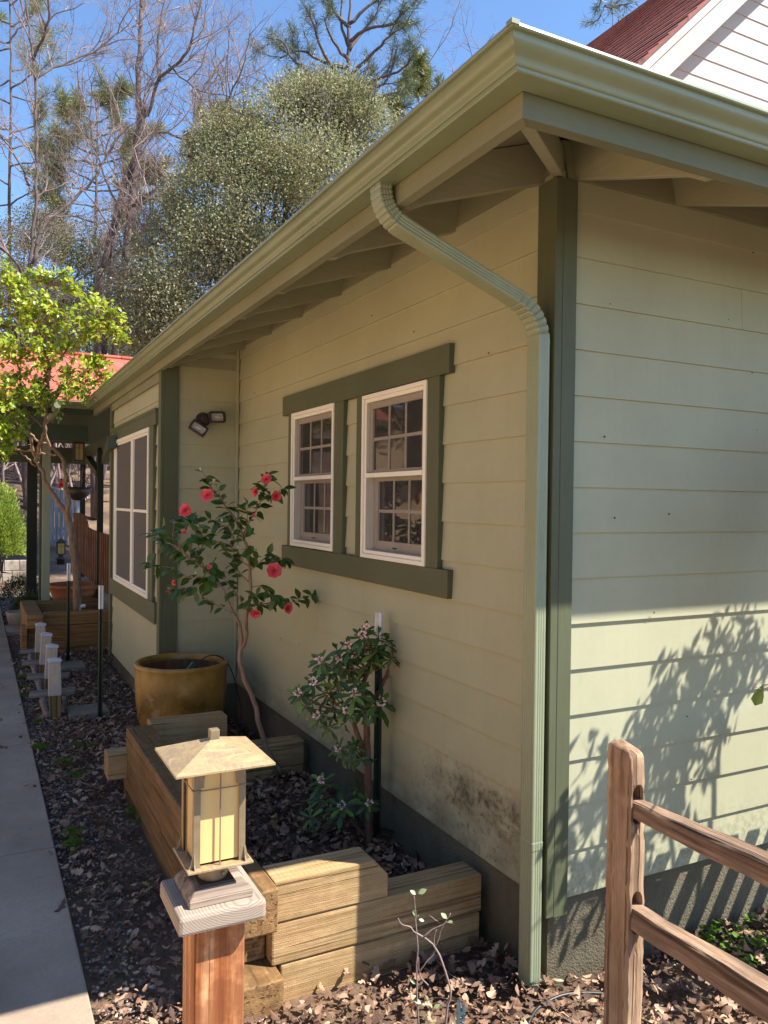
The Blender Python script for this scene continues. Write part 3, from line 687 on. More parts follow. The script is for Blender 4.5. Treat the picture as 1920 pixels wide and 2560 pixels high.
# ================= FOLIAGE HELPERS =================
def unit(a): return a/np.maximum(np.linalg.norm(a, axis=-1, keepdims=True), 1e-9)
LEAFT = np.array([0, .22, .5, .78, 1.0]); LEAFW = {'oval': np.array([.08,.72,1,.62,.02]), 'lance': np.array([.06,.45,.85,1.0,.05]), 'round': np.array([.1,.85,1,.8,.1])}
def blades(P, D, U, L, W, fold=.25, droop=.25, shape='oval', curl=0):
    """vectorised leaves: P base, D direction, U upper side; five stations of three vertices"""
    P = np.asarray(P, float); D = unit(np.asarray(D, float)); U = np.asarray(U, float); n = len(P)
    S = unit(np.cross(D, U)); U = np.cross(S, D); L = np.broadcast_to(L, n).reshape(n,1); W = np.broadcast_to(W, n).reshape(n,1)
    V = np.zeros((n, 15, 3)); wv = LEAFW[shape]
    for k, t in enumerate(LEAFT):
        mid = P + D*L*t - U*L*droop*t*t
        V[:, k*3+1] = mid; off = W*.5*wv[k]
        V[:, k*3] = mid - S*off + U*off*fold; V[:, k*3+2] = mid + S*off + U*off*fold
    q = []
    for k in range(4): q += [(k*3, k*3+1, k*3+4, k*3+3), (k*3+1, k*3+2, k*3+5, k*3+4)]
    F = (np.array(q)[None] + (np.arange(n)*15)[:, None, None]).reshape(-1, 4)
    return V.reshape(-1, 3), F
def quads(P, D, U, L, W):
    P = np.asarray(P, float); D = unit(np.asarray(D, float)); S = unit(np.cross(D, np.asarray(U, float))); n = len(P)
    L = np.broadcast_to(L, n).reshape(n,1); W = np.broadcast_to(W, n).reshape(n,1)
    V = np.stack([P, P+D*L*.5-S*W*.5, P+D*L, P+D*L*.5+S*W*.5], 1).reshape(-1, 3)
    return V, np.arange(n*4).reshape(n, 4)
def rnd(n): return unit(rng.normal(size=(n, 3)))
def resample(pts, step):
    pts = [Vector(p) for p in pts]; out = []
    for a, b in zip(pts[:-1], pts[1:]):
        n_ = max(1, int((b-a).length/step))
        for i in range(n_): out.append((a.lerp(b, i/n_), (b-a).normalized()))
    return out
def wob(pts, amp, sub=3):
    """subdivide a polyline with a catmull-rom curve and a little noise"""
    P = [Vector(p) for p in pts]; out = []
    for i in range(len(P)-1):
        p0, p1, p2, p3 = P[max(i-1,0)], P[i], P[i+1], P[min(i+2, len(P)-1)]
        for k in range(sub):
            t = k/sub; q = .5*((2*p1)+(p2-p0)*t+(2*p0-5*p1+4*p2-p3)*t*t+(-p0+3*p1-3*p2+p3)*t**3)
            if amp and not (i == 0 and k == 0): q = q+Vector((random.uniform(-1,1),random.uniform(-1,1),random.uniform(-1,1)))*amp
            out.append(q)
    out.append(P[-1]); return out
def taper(n_, a, b): return [a+(b-a)*i/max(1,n_-1) for i in range(n_)]

# ================= RAISED BEDS =================
bed = thing('raised_bed', 'near raised bed of stacked brown landscape timbers holding the camellia and daphne', 'raised bed', (-.55,1.5,0))
def timber(b, m_='timber_y', parent=bed, bev=.007):
    mb = MB(); mb.box(*b); return mb.build('timber', mt[m_], parent, bev=bev, seg=2)
timber((-.90,-.035,.384,.52,-.045,.112), 'timber_x'); timber((-.935,-.030,.380,.522,.116,.268), 'timber_x')
mb = MB(); mb.prism([(-.930,.376,.272),(-.468,.376,.272),(-.468,.376,.360),(-.528,.376,.424),(-.930,.376,.424)], (0,.144,0)); mb.build('timber', mt['timber_x'], bed, bev=.006)
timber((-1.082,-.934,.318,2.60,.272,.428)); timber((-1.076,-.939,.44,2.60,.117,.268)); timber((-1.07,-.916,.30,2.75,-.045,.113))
timber((-.93,-.455,2.62,2.76,.272,.424), 'timber_x'); timber((-1.185,-.46,2.605,2.755,.118,.268), 'timber_x'); timber((-.92,-.035,2.36,2.50,.135,.285), 'timber_x'); timber((-.90,-.035,2.37,2.51,-.03,.13), 'timber_x')
bs = MB(); 
soil_b = []
def soilpatch(name, x0, x1, y0, y1, z, amp):
    V = []; F = []; nx_, ny_ = 24, 40
    for j in range(ny_+1):
        for i in range(nx_+1):
            x = x0+(x1-x0)*i/nx_; y = y0+(y1-y0)*j/ny_; V.append((x, y, z+amp*(math.sin(x*9+y*4)+math.sin(y*13-x*5))*.5+amp*random.uniform(-.4,.4)))
    for j in range(ny_):
        for i in range(nx_): a_ = j*(nx_+1)+i; F.append((a_,a_+1,a_+nx_+2,a_+nx_+1))
    return tag(nmesh(name, V, F, mt['soil'], smooth=True), kind='structure')
soilpatch('bed_soil', -.935, .02, .52, 2.37, .06, .02)
bed2 = thing('raised_bed', 'far raised bed of reddish timbers at the foot of the bright green tree', 'raised bed', (-.9,8.2,0))
timber((-1.35,-.42,7.70,7.84,-.02,.15), 'timber_far', bed2); timber((-1.35,-.42,7.695,7.84,.154,.305), 'timber_far', bed2); timber((-1.19,-.42,7.69,7.84,.309,.455), 'timber_far', bed2)
timber((-1.37,-1.195,7.52,9.0,.309,.462), 'timber_far', bed2); timber((-1.42,-1.355,7.60,7.78,.0,.33), 'timber_far', bed2); timber((-1.19,-.42,8.90,9.03,.2,.455), 'timber_far', bed2); timber((-1.36,-1.2,7.85,9.0,0,.305), 'timber_far', bed2)
soilpatch('bed_soil', -1.19, -.40, 7.84, 8.9, .24, .02)

# ================= LAMP POST =================
lpx, lpy = -1.505, -.900
lamp = thing('lamp_post', 'orange redwood post with a weathered cap carrying a square amber-glass lantern, nearest the camera', 'lamp post', (lpx,lpy,0))
mb = MB(); mb.box(-1.547,-1.456,-.946,-.856,-.1,1.052); mb.build('post', mt['redwood'], lamp, bev=.004, seg=3)
mb = MB(); mb.box(-1.584,-1.428,-.984,-.826,1.050,1.085); c1 = mb.build('post_cap', mt['capend'], lamp, bev=.007, seg=2)
mb = MB(); mb.box(-1.561,-1.447,-.963,-.847,1.085,1.098); mb.hexa([(-1.561,-.963,1.098),(-1.447,-.963,1.098),(-1.447,-.847,1.098),(-1.561,-.847,1.098),(-1.548,-.950,1.112),(-1.460,-.950,1.112),(-1.460,-.860,1.112),(-1.548,-.860,1.112)]); mb.build('cap_block', mt['greywood_x'], lamp, bev=.0015, seg=1)
cx, cy = -1.508, -.914
mb = MB(); mb.box(cx-.032,cx+.032,cy-.032,cy+.032,1.112,1.1155); mb.build('base_plate', mt['bronze'], lamp, bev=.001)
mb = MB(); mb.lathe((cx,cy,0), [(.0,1.114),(.024,1.114),(.027,1.120),(.028,1.135),(.027,1.150),(.0,1.150)], 28); mb.tube([(cx+.012,cy-.030,1.128),(cx+.013,cy-.026,1.128)], .003, 8); mb.build('neck', mt['pewter'], lamp, sharp=40)
lan = None
mb = MB(); mb.box(cx-.058,cx+.058,cy-.058,cy+.058,1.149,1.1535); mb.build('tray', mt['brass'], lamp, bev=.001)
mb = MB(); E_ = .087; Z0, Z1 = 1.328, 1.366
mb.add([(cx-E_,cy-E_,Z0),(cx+E_,cy-E_,Z0),(cx+E_,cy+E_,Z0),(cx-E_,cy+E_,Z0),(cx-E_,cy-E_,Z0+.0045),(cx+E_,cy-E_,Z0+.0045),(cx+E_,cy+E_,Z0+.0045),(cx-E_,cy+E_,Z0+.0045),(cx,cy,Z1)],
       [(0,3,2,1),(0,1,5,4),(1,2,6,5),(2,3,7,6),(3,0,4,7),(4,5,8),(5,6,8),(6,7,8),(7,4,8)])
mb.build('lantern_roof', mt['brass'], lamp, bev=.0008)
mb = MB(); mb.box(cx-.0085,cx+.0085,cy-.0085,cy+.0085,1.362,1.380); mb.build('finial', mt['pewter'], lamp, bev=.001)
H_ = .046
for sx, sy in ((-1,-1),(1,-1),(1,1),(-1,1)):   # angle-iron corner bars with flared feet
    mb = MB(); X0 = cx+sx*H_; Y0 = cy+sy*H_; tk = .002; wl = .0115
    def bx(x0,x1,y0_,y1_,z0_,z1_): mb.box(min(x0,x1),max(x0,x1),min(y0_,y1_),max(y0_,y1_),z0_,z1_)
    bx(X0, X0-sx*wl, Y0, Y0-sy*tk, 1.1535, 1.3275); bx(X0, X0-sx*tk, Y0-sy*tk, Y0-sy*wl, 1.1535, 1.3275)
    for dx_, dy_ in ((1,0),(0,1)):   # curved spandrels
        pts = []
        for k in range(9):
            t = math.pi/2*k/8; pts.append((wl+.0165*(1-math.sin(t))*1.0, 1.3275-.040*(1-math.cos(t))))
        poly = [(wl-.0005,1.3275)]+[(wl+.020*math.cos(t_*math.pi/16), 1.3275-.034*math.sin(t_*math.pi/16)*1.0) for t_ in range(0,9)]
        poly = [(wl-.0005,1.3275),(wl+.019,1.3275)]+[(wl+.019-.0135*math.sin(math.pi/2*k/7), 1.3275-.030*(1-math.cos(math.pi/2*k/7))) for k in range(1,8)]+[(wl+.0055,1.2925),(wl-.0005,1.2925)]
        if dx_: P3 = [(X0-sx*u, Y0+sy*.0002, z) for u, z in poly]; mb.prism(P3, (0,-sy*.0022,0))
        else: P3 = [(X0+sx*.0002, Y0-sy*u, z) for u, z in poly]; mb.prism(P3, (-sx*.0022,0,0))
    for k in (0,1):
        p = (X0-sx*.006, Y0+sy*.0005, 1.288) if k == 0 else (X0+sx*.0005, Y0-sy*.006, 1.288)
        mb.lathe(p, [(0,-.0022),(.0022,-.001),(.0022,.001),(0,.0022)], 8)
    flare = [(.0,1.1535),(.0095,1.1535),(.0045,1.162),(.0008,1.178),(.0,1.178)]
    mb.prism([(X0+sx*u, Y0, z) for u, z in flare], (0,-sy*.002,0)); mb.prism([(X0, Y0+sy*u, z) for u, z in flare], (-sx*.002,0,0))
    mb.build('corner_bar', mt['pewter'], lamp)
G_ = .0390
for sx, sy in ((0,-1),(-1,0),(1,0),(0,1)):
    mb = MB()
    if sx == 0: mb.box(cx-.0365,cx+.0365,cy+sy*G_-.001,cy+sy*G_+.001,1.158,1.3275)
    else: mb.box(cx+sx*G_-.001,cx+sx*G_+.001,cy-.0365,cy+.0365,1.158,1.3275)
    mb.build('glass_panel', mt['amber'], lamp)
    mb = MB(); f = .0475
    if sx == 0: mb.box(cx-.001,cx+.001,cy+sy*f-.001,cy+sy*f+.001,1.1535,1.3275); mb.box(cx-H_,cx+H_,cy+sy*f-.0008,cy+sy*f+.0008,1.2870,1.2888)
    else: mb.box(cx+sx*f-.001,cx+sx*f+.001,cy-.001,cy+.001,1.1535,1.3275); mb.box(cx+sx*f-.0008,cx+sx*f+.0008,cy-H_,cy+H_,1.2870,1.2888)
    mb.build('glazing_bar', mt['pewter'], lamp)

# ================= SPLIT RAIL FENCE =================
fence = thing('split_rail_fence', 'weathered split-rail fence with one mortised post and two rails in the right foreground', 'fence', (-.16,-.53,0))
pA = at(1514,2100,2.40); pB = at(1575,2100,2.40); pC = at(1612,2100,2.46)
px0 = -.213; px1 = px0+.108; py0 = -.565; py1 = py0+.095
# measured from the photo: the near vertical arris is at px 1575
arr = hit(1575, 2100, 1, -.560); X1 = arr.x  # x where -x face ends
fx0, fy0 = arr.x, -.560   # near corner (arris) of the post
# -x side face runs from the arris back along +y; -y side face runs from the arris along +x
wy = .118; wx = .058
lx = hit(1514, 2100, 0, fx0).y; rx = hit(1612, 2100, 1, fy0).x
FY1 = lx; FX1 = rx
def fence_post():
    mb = MB(); ns = 44; rows = []
    zt = 1.0
    tops = hit(1575, 1900, 1, fy0).z
    for k in range(ns+1):
        z = -.1+(tops+.1)*k/ns; j = lambda a=.0024: random.uniform(-a,a)
        x0, x1, y0_, y1_ = fx0+j(), FX1+j()+.004*math.sin(z*4), fy0+j(), FY1+j()
        c_ = .0035
        rows.append([(x0,y0_+c_,z),(x0+c_,y0_,z),(x1-c_,y0_,z),(x1,y0_+c_,z),(x1,y1_-c_,z),(x1-c_,y1_,z),(x0+c_,y1_,z),(x0,y1_-c_,z)])
    # domed top
    for q, s in ((.010,.93),(.020,.72),(.026,.35)):
        cx_, cy_ = (fx0+FX1)/2, (fy0+FY1)/2+.01; rows.append([(cx_+(p[0]-cx_)*s, cy_+(p[1]-cy_)*s, tops+q+(p[1]-fy0)*.10) for p in rows[ns]])
    vs = [p for r in rows for p in r]; fs = []
    for i in range(len(rows)-1):
        for k in range(8): fs.append((i*8+k, i*8+(k+1)%8, (i+1)*8+(k+1)%8, (i+1)*8+k))
    fs.append(tuple((len(rows)-1)*8+k for k in range(8))); fs.append(tuple(range(8))[::-1])
    mb.add(vs, fs, True)
    return mb.build('post', mt['rail_z'], fence, sharp=35)
fp_ = fence_post()
print('FENCE', fx0, FX1, fy0, FY1)
# mortise holes: dark slots cut with a boolean
def slot_mesh(zc0, zc1):
    mb = MB(); xc = (fx0+FX1)/2+.001; hw = (FX1-fx0)*.36; pts = []
    for k in range(9): t = math.pi*k/8; pts.append((xc+hw*math.cos(t), fy0-.02, zc1-hw+hw*math.sin(t)*1.3))
    for k in range(9): t = math.pi+math.pi*k/8; pts.append((xc+hw*math.cos(t), fy0-.02, zc0+hw+hw*math.sin(t)*1.3))
    mb.prism(pts[::-1], (0,.10,0)); return mb
z_a1 = hit(1590,1968,1,fy0).z; z_a0 = hit(1590,2058,1,fy0).z; z_b1 = hit(1590,2234,1,fy0).z; z_b0 = hit(1590,2330,1,fy0).z
for z0_, z1_ in ((z_a0, z_a1), (z_b0, z_b1)):
    cut = slot_mesh(z0_, z1_).build('slot_cutter', None); bo = fp_.modifiers.new('slot', 'BOOLEAN'); bo.object = cut; bo.operation = 'DIFFERENCE'; bo.solver = 'EXACT'
    dg = bpy.context.evaluated_depsgraph_get(); me2 = bpy.data.meshes.new_from_object(fp_.evaluated_get(dg)); fp_.modifiers.clear(); fp_.data = me2
    bpy.data.objects.remove(cut)
if not fp_.data.materials: fp_.data.materials.append(mt['rail_z'])
def rail(top_px, tilt, z_far_top, z_far_bot, w0, w1, zslope, dark):
    mb = MB(); n_ = 40; rows = []
    xc = (fx0+FX1)/2+.002
    for k in range(n_+1):
        t = k/n_; y_ = fy0+.05-3.0*t; g = min(1, t*6)
        hw = (w0+(w1-w0)*g)*.5+random.uniform(-.002,.002); zt = z_far_top+zslope*t+random.uniform(-.0022,.0022); zb = z_far_bot+zslope*t-.018*g+random.uniform(-.0022,.0022); xc_ = xc+.004*math.sin(t*9)+.012*g
        e_ = lambda: random.uniform(-.0016,.0016)
        rows.append([(xc_-hw+e_(),y_,zb+.004),(xc_-hw*1.0+e_(),y_,zt-.006+e_()),(xc_-hw*.86,y_,zt+e_()),(xc_+hw*.75,y_,zt+.004+e_()),(xc_+hw+e_(),y_,zt-.016),(xc_+hw*.8,y_,zb+e_())])
    m_ = 6; vs = [p for r in rows for p in r]; fs = []
    for i in range(n_):
        for k in range(m_): fs.append((i*m_+k, (i+1)*m_+k, (i+1)*m_+(k+1)%m_, i*m_+(k+1)%m_))
    fs.append(tuple(range(m_))); fs.append(tuple(n_*m_+k for k in range(m_))[::-1]); mb.add(vs, fs, False)
    return mb.build('rail', mt['rail_y'], fence)
za = hit(1581,2010,1,fy0).z; zb_ = hit(1583,2048,1,fy0).z; zc = hit(1583,2272,1,fy0).z; zd = hit(1583,2322,1,fy0).z
rail(None, 0, za, zb_, .045, .062, .02, True); rail(None, 0, zc, zd, .045, .070, .0, False)

# ================= T-POSTS =================
def tpost_proto(h, wh):
    t = thing('t_post', '', 't-post', (0,0,0)); t['_local'] = 1
    mb = MB(); mb.box(-.019,.019,-.002,.002,-.1,h-wh); mb.box(-.002,.002,.0025,.028,-.1,h-wh)
    for k in range(int((h-wh)/.055)): mb.box(-.006,.006,-.008,-.0025,.05+.055*k,.062+.055*k)
    mb.build('shaft', mt['dkpost'], t)
    mb = MB(); mb.box(-.020,.020,-.003,.003,h-wh,h); mb.box(-.003,.003,.0035,.029,h-wh,h-.001); mb.build('painted_tip', mt['whitecap'], t)
    return t
def dup(root, loc, rotz=0, label=None, group=None, scale=None):
    r = root.copy(); COL.objects.link(r); r.location = loc; r.rotation_euler = (0,0,rotz)
    if scale: r.scale = (scale,)*3
    if label: r['label'] = label
    if group: r['group'] = group
    for ch in list(root.children):
        c_ = ch.copy(); COL.objects.link(c_); c_.parent = r
        for g_ in ch.children:
            d_ = g_.copy(); COL.objects.link(d_); d_.parent = c_
    return r
tp = tpost_proto(1.085, .19); tp.location = (-.975,4.506,0); tp.rotation_euler = (0,0,math.radians(150)); tp['label'] = 'green steel t-post with white tip standing beside the nearer concrete paver'; tp['group'] = 'white-tipped t-posts'
dup(tp, (-.978,7.0,0), math.radians(150), 'green steel t-post with white tip standing by the far timber bed')
dup(tp, (-.052,1.30,.08), math.radians(175), 'green steel t-post with white tip behind the daphne against the wall', scale=1.06)

# ================= PATH LIGHTS =================
pl = thing('path_light', 'nearest of the four pale box path lights on short wooden stakes', 'path light', (0,0,0)); pl['_local'] = 1; pl['group'] = 'path lights along the sidewalk'
mb = MB(); mb.box(-.045,.045,-.042,.042,-.05,.22); mb.build('stake', wood('stake_wood', ((.09,.06,.02),(.20,.13,.05),(.30,.20,.09)), 'z'), pl, bev=.005)
mb = MB(); mb.hexa([(-.050,-.047,.20),(.050,-.047,.20),(.050,.047,.20),(-.050,.047,.20),(-.045,-.042,.475),(.045,-.042,.475),(.045,.042,.475),(-.045,.042,.475)])
sh_ = mb.build('shell', mt['solar'], pl, bev=.004)
mb = MB()
for (a_, b_, c_, d_) in ((-.028,.028,.29,.37),(-.028,-.004,.375,.455),(.004,.028,.375,.455)):
    mb.hexa([(a_,-.0465,c_),(b_,-.0465,c_),(b_,-.044,c_),(a_,-.044,c_),(a_,-.0445+.0,d_),(b_,-.0445,d_),(b_,-.042,d_),(a_,-.042,d_)])
mb.build('lens', mt['solarlens'], sh_)
mb = MB(); mb.add([(-.052,-.049,.475),(.052,-.049,.475),(.052,.049,.475),(-.052,.049,.475),(-.052,-.049,.488),(.052,-.049,.488),(.052,.049,.488),(-.052,.049,.488),(0,0,.504)], [(0,3,2,1),(0,1,5,4),(1,2,6,5),(2,3,7,6),(3,0,4,7),(4,5,8),(5,6,8),(6,7,8),(7,4,8)])
mb.build('cap', mt['solartop'], pl, bev=.002)
for k in range(3):
    mb = MB(); mb.box(-.19+.005*k,.16+.01*k,.10+.075*k,.135+.075*k,.165-.004*k,.195-.004*k); mb.build('slat', mt['slat'], pl, bev=.003)
mb = MB(); mb.box(-.075,-.035,.06,.30,.0,.16); mb.build('slat_support', mt['slat'], pl)
mb = MB(); mb.bar((-.055,-.03,.02), (-.10,.07,.16), .02, .06); mb.bar((.055,-.02,.05), (.085,.06,.15), .02, .05); mb.build('brace', mt['slat'], pl)
pl['_x'] = 1
spots = [(139,1642,6.46),(124,1608,7.06),(110.5,1578,7.66),(99.5,1554,8.26)]
names = ['nearest of the four pale box path lights on short wooden stakes','second nearest of the four pale box path lights along the sidewalk','third path light from the camera, leaning slightly behind the second','farthest of the four pale path lights, in front of the far timber bed']
for i, (px, py, d) in enumerate(spots):
    q = at(px, py, d); o = pl if i == 0 else dup(pl, (0,0,0), 0, names[i]); o.location = (q.x, q.y, 0); o.rotation_euler = (0, math.radians((-1.0,2.5,2.5,1)[i]), math.radians(-2))
    o['label'] = names[i]
    if '_x' in o: del o['_x']

# ================= PAVERS =================
def paver(b, lab): mb = MB(); mb.box(*b); return tag(mb.build('paver', mt['paver'], bev=.006), lab, 'paver', 'concrete pavers in the leaf litter')
paver((-1.21,-.895,4.53,4.835,-.02,.045), 'larger concrete paver lying under the nearer white-tipped t-post')
paver((-1.10,-.86,6.40,6.76,-.02,.055), 'small concrete paver behind the path lights, nearer the far t-post')

# ================= GLAZED POT =================
pc = at(454,1650,5.78); potx, poty = pc.x, pc.y
pot = thing('glazed_pot', 'large empty ochre glazed pot standing in the leaves by the alcove', 'plant pot', (potx,poty,0))
R_ = .325; ZT = .628
prof = [(0,.02),(.19,.02),(.215,.03),(.245,.08),(.280,.16),(.304,.25),(.318,.35),(.325,.45),(.325,.54),(.327,.585),(.330,.60),(.333,.612),(.330,.622),(.322,.628),(.31,.628),(.296,.622),(.291,.61),(.290,.58)]
mb = MB(); mb.lathe((potx,poty,0), prof, 64); mb.build('body', mt['glaze'], pot)
mb = MB(); mb.lathe((potx,poty,0), [(.290,.581),(.288,.45),(.28,.35),(.26,.2),(0,.19)], 48); mb.build('lining', mt['potin'], pot)
mb = MB(); q0 = at(488,1655,5.75)
cab = wob([(potx+.03,poty-.05,.42),(potx+.06,poty-.08,.56),(potx+.15,poty-.09,.655),(potx+.26,poty-.08,.65),(potx+.345,poty-.07,.55),(potx+.39,poty-.08,.40),(potx+.42,poty-.10,.22),(potx+.37,poty-.2,.06),(potx+.30,poty-.3,.02)], .0, 6)
mb.tube(cab, .0045, 6); tag(mb.build('cable', mt['black']), 'thin black cable looping over the rim of the ochre pot', 'cable')
mb = MB(); q = Vector((potx+.045,poty-.07,.585)); mb.bar(q+Vector((-.02,0,-.03)), q+Vector((.03,0,.03)), .03, .035); mb.bar(q+Vector((.0,0,-.05)), q+Vector((.01,0,-.02)), .012,.02); tag(mb.build('plug', mt['tie'], bev=.003), 'small green plug at the end of the cable in the pot', 'plug')

# ================= FLOODLIGHT =================
fc = hit(530,1060,1,3.95)
fl = thing('floodlight', 'twin-head bronze floodlight on the alcove wall', 'floodlight', (fc.x,3.965,fc.z))
W0 = hit(508,1045,1,3.95)
mb = MB(); mb.prism([(W0.x+.062*math.cos(t)*.95, 3.963, W0.z-.012+.062*math.sin(t)*.9) for t in np.linspace(0, 2*math.pi, 21)[:-1]], (0,-.022,0)); mb.tube([(W0.x,3.945,W0.z-.01),(W0.x,3.89,W0.z-.02)], .032, 12); mb.build('mount', mt['bronze'], fl, bev=.003)
def head(pc_, w_, h_, rz, rx, roll):
    M_ = Matrix.Translation(pc_) @ Matrix.Rotation(rz,4,'Z') @ Matrix.Rotation(rx,4,'X') @ Matrix.Rotation(roll,4,'Y')
    def T(p): return M_ @ Vector(p)
    mb = MB(); a_, b_ = w_/2, h_/2
    outer = [(-a_,-b_*.92),(-a_*.9,-b_),(a_*.9,-b_),(a_,-b_*.92),(a_*1.04,0),(a_,b_*.92),(a_*.9,b_),(-a_*.9,b_),(-a_,b_*.92),(-a_*1.04,0)]
    n_ = len(outer); inner = [(x*.80,z*.72) for x, z in outer]; back = [(x*.6,z*.6) for x, z in outer]
    vs = [T((x,-.03,z)) for x,z in outer]+[T((x,-.032,z)) for x,z in inner]+[T((x,-.005,z)) for x,z in inner]+[T((x,.0,z)) for x,z in outer]+[T((x,.05,z)) for x,z in back]
    fs = []
    for i in range(n_):
        j = (i+1)%n_; fs += [(i,j,n_+j,n_+i),(n_+i,n_+j,2*n_+j,2*n_+i),(j,i,3*n_+i,3*n_+j),(3*n_+j,3*n_+i,4*n_+i,4*n_+j)]
    fs.append(tuple(range(4*n_,5*n_))); mb.add(vs, fs)
    for k in range(7): x = -a_*.75+k*a_*.25; p = T((x,.0,b_)); mb.bar(T((x,-.02,b_+.004)), T((x,.035,b_*.7)), .004, .012)
    hd = mb.build('lamp_head', mt['bronze'], fl)
    mb = MB(); mb.add([T((x*.99,-.012,z*.99)) for x, z in inner], [tuple(range(n_))]); mb.build('lens', mt['lens'], hd)
    mb = MB(); mb.tube([T((-a_*.3,-.016,0)),T((a_*.3,-.016,0))], .005, 8); mb.build('bulb', mt['whitecap'], hd)
hL = hit(496,1072,1,3.86); hR = hit(541,1044,1,3.86)
head(hL, .135, .082, math.radians(-10), math.radians(-12), math.radians(33)); head(hR, .128, .085, math.radians(6), math.radians(-6), math.radians(-4))

# ================= CAMELLIA =================
cam_t = thing('camellia', 'camellia with glossy dark leaves and pink blooms trained against the sage wall', 'flowering shrub', (-.19,2.37,.06))
def ck(x, y, d=4.85): return at(350+x/3.687, 1150+y/3.687, d)
base_c = at(705,1935,4.95)
stems = [
 ([base_c, at(668,1872,4.93), at(645,1800,4.92), at(636,1755,4.92), at(612,1700,4.9), at(598,1640,4.9), ck(975,1659,4.9), ck(980,1500), ck(988,1380), ck(1015,1240), ck(1018,1100), ck(1010,990), ck(1000,880), ck(965,740), ck(940,680), ck(900,590,4.9), ck(850,510,4.93), ck(790,430,4.95), ck(730,350,4.95), ck(660,260,4.95), ck(620,190,4.95), ck(560,90,4.95)], .017, .003),
 ([at(600,1650,4.9), ck(935,1640,4.9), ck(910,1500,4.88), ck(870,1420,4.85), ck(830,1350,4.85), ck(770,1200,4.8), ck(700,1110,4.8), ck(620,1020,4.8), ck(520,950,4.78), ck(440,890,4.75), ck(330,800,4.7), ck(250,760,4.7), ck(150,700,4.66), ck(60,680,4.62)], .011, .002),
]
subs = [
 [(1000,1380),(1060,1340),(1160,1322),(1300,1312),(1420,1308),(1500,1270),(1590,1240)], [(1035,1170),(1100,1160),(1160,1185),(1205,1235),(1250,1275)],
 [(1015,1000),(1045,930),(1042,830)], [(1030,1010),(1060,990),(1110,940),(1180,880),(1260,890),(1330,905)], [(960,720),(985,620),(990,500),(992,415)],
 [(955,690),(1000,590),(1060,480),(1105,400),(1140,300),(1155,230),(1162,140)], [(1110,370),(1170,340),(1240,310),(1320,262)], [(910,665),(850,640),(780,612),(720,575),(650,550),(570,520),(480,495)],
 [(860,790),(760,765),(650,742),(590,700),(545,620)], [(1000,975),(930,920),(860,850),(840,780)], [(740,1150),(650,1135),(560,1130),(450,1170),(330,1190)], [(780,1095),(620,1082),(450,1080),(330,1010),(200,980),(60,940)],
 [(450,900),(380,840),(300,800),(230,745),(190,660)], [(520,650),(470,600),(410,560)], [(600,1010),(560,900),(540,800),(560,720)], [(850,1410),(700,1330),(560,1250),(400,1200)], [(1000,1120),(930,1050),(870,960),(850,900)],
 [(985,1400),(930,1300),(860,1200),(790,1120),(760,1040)], [(790,430),(740,330),(690,190)], [(345,820),(300,700),(320,560)], [(985,1380),(1020,1300),(1070,1250)], [(880,760),(850,700),(830,560)], [(700,900),(660,960),(630,1020),(640,1090)], [(560,720),(480,720),(400,760),(330,850)]]
mb = MB(); LP = []
for pts, r0, r1 in stems:
    q = wob(pts, .003, 3); mb.tube(q, taper(len(q), r0, r1), 8)
    k = len(q); LP += [(a_, b_, .4) for a_, b_ in resample(q[int(k*.62):], .045)]
for s in subs:
    dz = random.uniform(-.18,.16)
    pts = [ck(x, y, 4.84+dz*i/(len(s)-1)) for i, (x, y) in enumerate(s)]
    q = wob(pts, .003, 3); mb.tube(q, taper(len(q), .0045, .0015), 5)
    LP += [(a_, b_, 1.0) for a_, b_ in resample(q[len(q)//4:], .034)]; LP += [(q[-1], (q[-1]-q[-2]).normalized(), 2)]*3
mb.build('stem', mt['bark_camellia'], cam_t)
P = []; D = []; U = []
for i, (p, d, wgt) in enumerate(LP):
    for _ in range(1 if random.random() < .35 else 2):
        side = Vector((random.uniform(-1,1), random.uniform(-1,1), random.uniform(-.65,.35))).normalized(); dd = (d*.75+side*1.0).normalized(); dd.z -= .15
        p_ = p+side*.006; P.append(tuple(p_)); D.append(tuple(dd)); U.append((random.uniform(-.5,.4), random.uniform(-.9,.1), random.uniform(.35,1)))
n_ = len(P); V, F = blades(P, D, U, rng.uniform(.055,.088,n_), rng.uniform(.032,.044,n_), .22, .28, 'oval'); nmesh('foliage', V, F, mt['camellia'], cam_t)
def flower(c_, r, face, parent):
    f_ = Vector(face).normalized(); a_ = f_.orthogonal().normalized(); b_ = f_.cross(a_); P=[];D=[];U=[];L=[];W=[]
    for ring, (n__, tilt, ln) in enumerate(((7,.15,1.0),(7,.42,.85),(6,.8,.62),(5,1.3,.42),(3,2.5,.25))):
        for k in range(n__):
            t = 2*math.pi*(k+ring*.5+random.uniform(-.12,.12))/n__; rd = a_*math.cos(t)+b_*math.sin(t); dd = (rd+f_*tilt).normalized()
            P.append(tuple(c_+f_*r*.10*ring)); D.append(tuple(dd)); U.append(tuple((f_-rd*tilt).normalized())); L.append(r*ln*random.uniform(.9,1.08)); W.append(r*ln*.95)
    V, F = blades(P, D, U, np.array(L), np.array(W), .18, -.18, 'round'); return nmesh('flower', V, F, mt['pink'], parent, smooth=True)
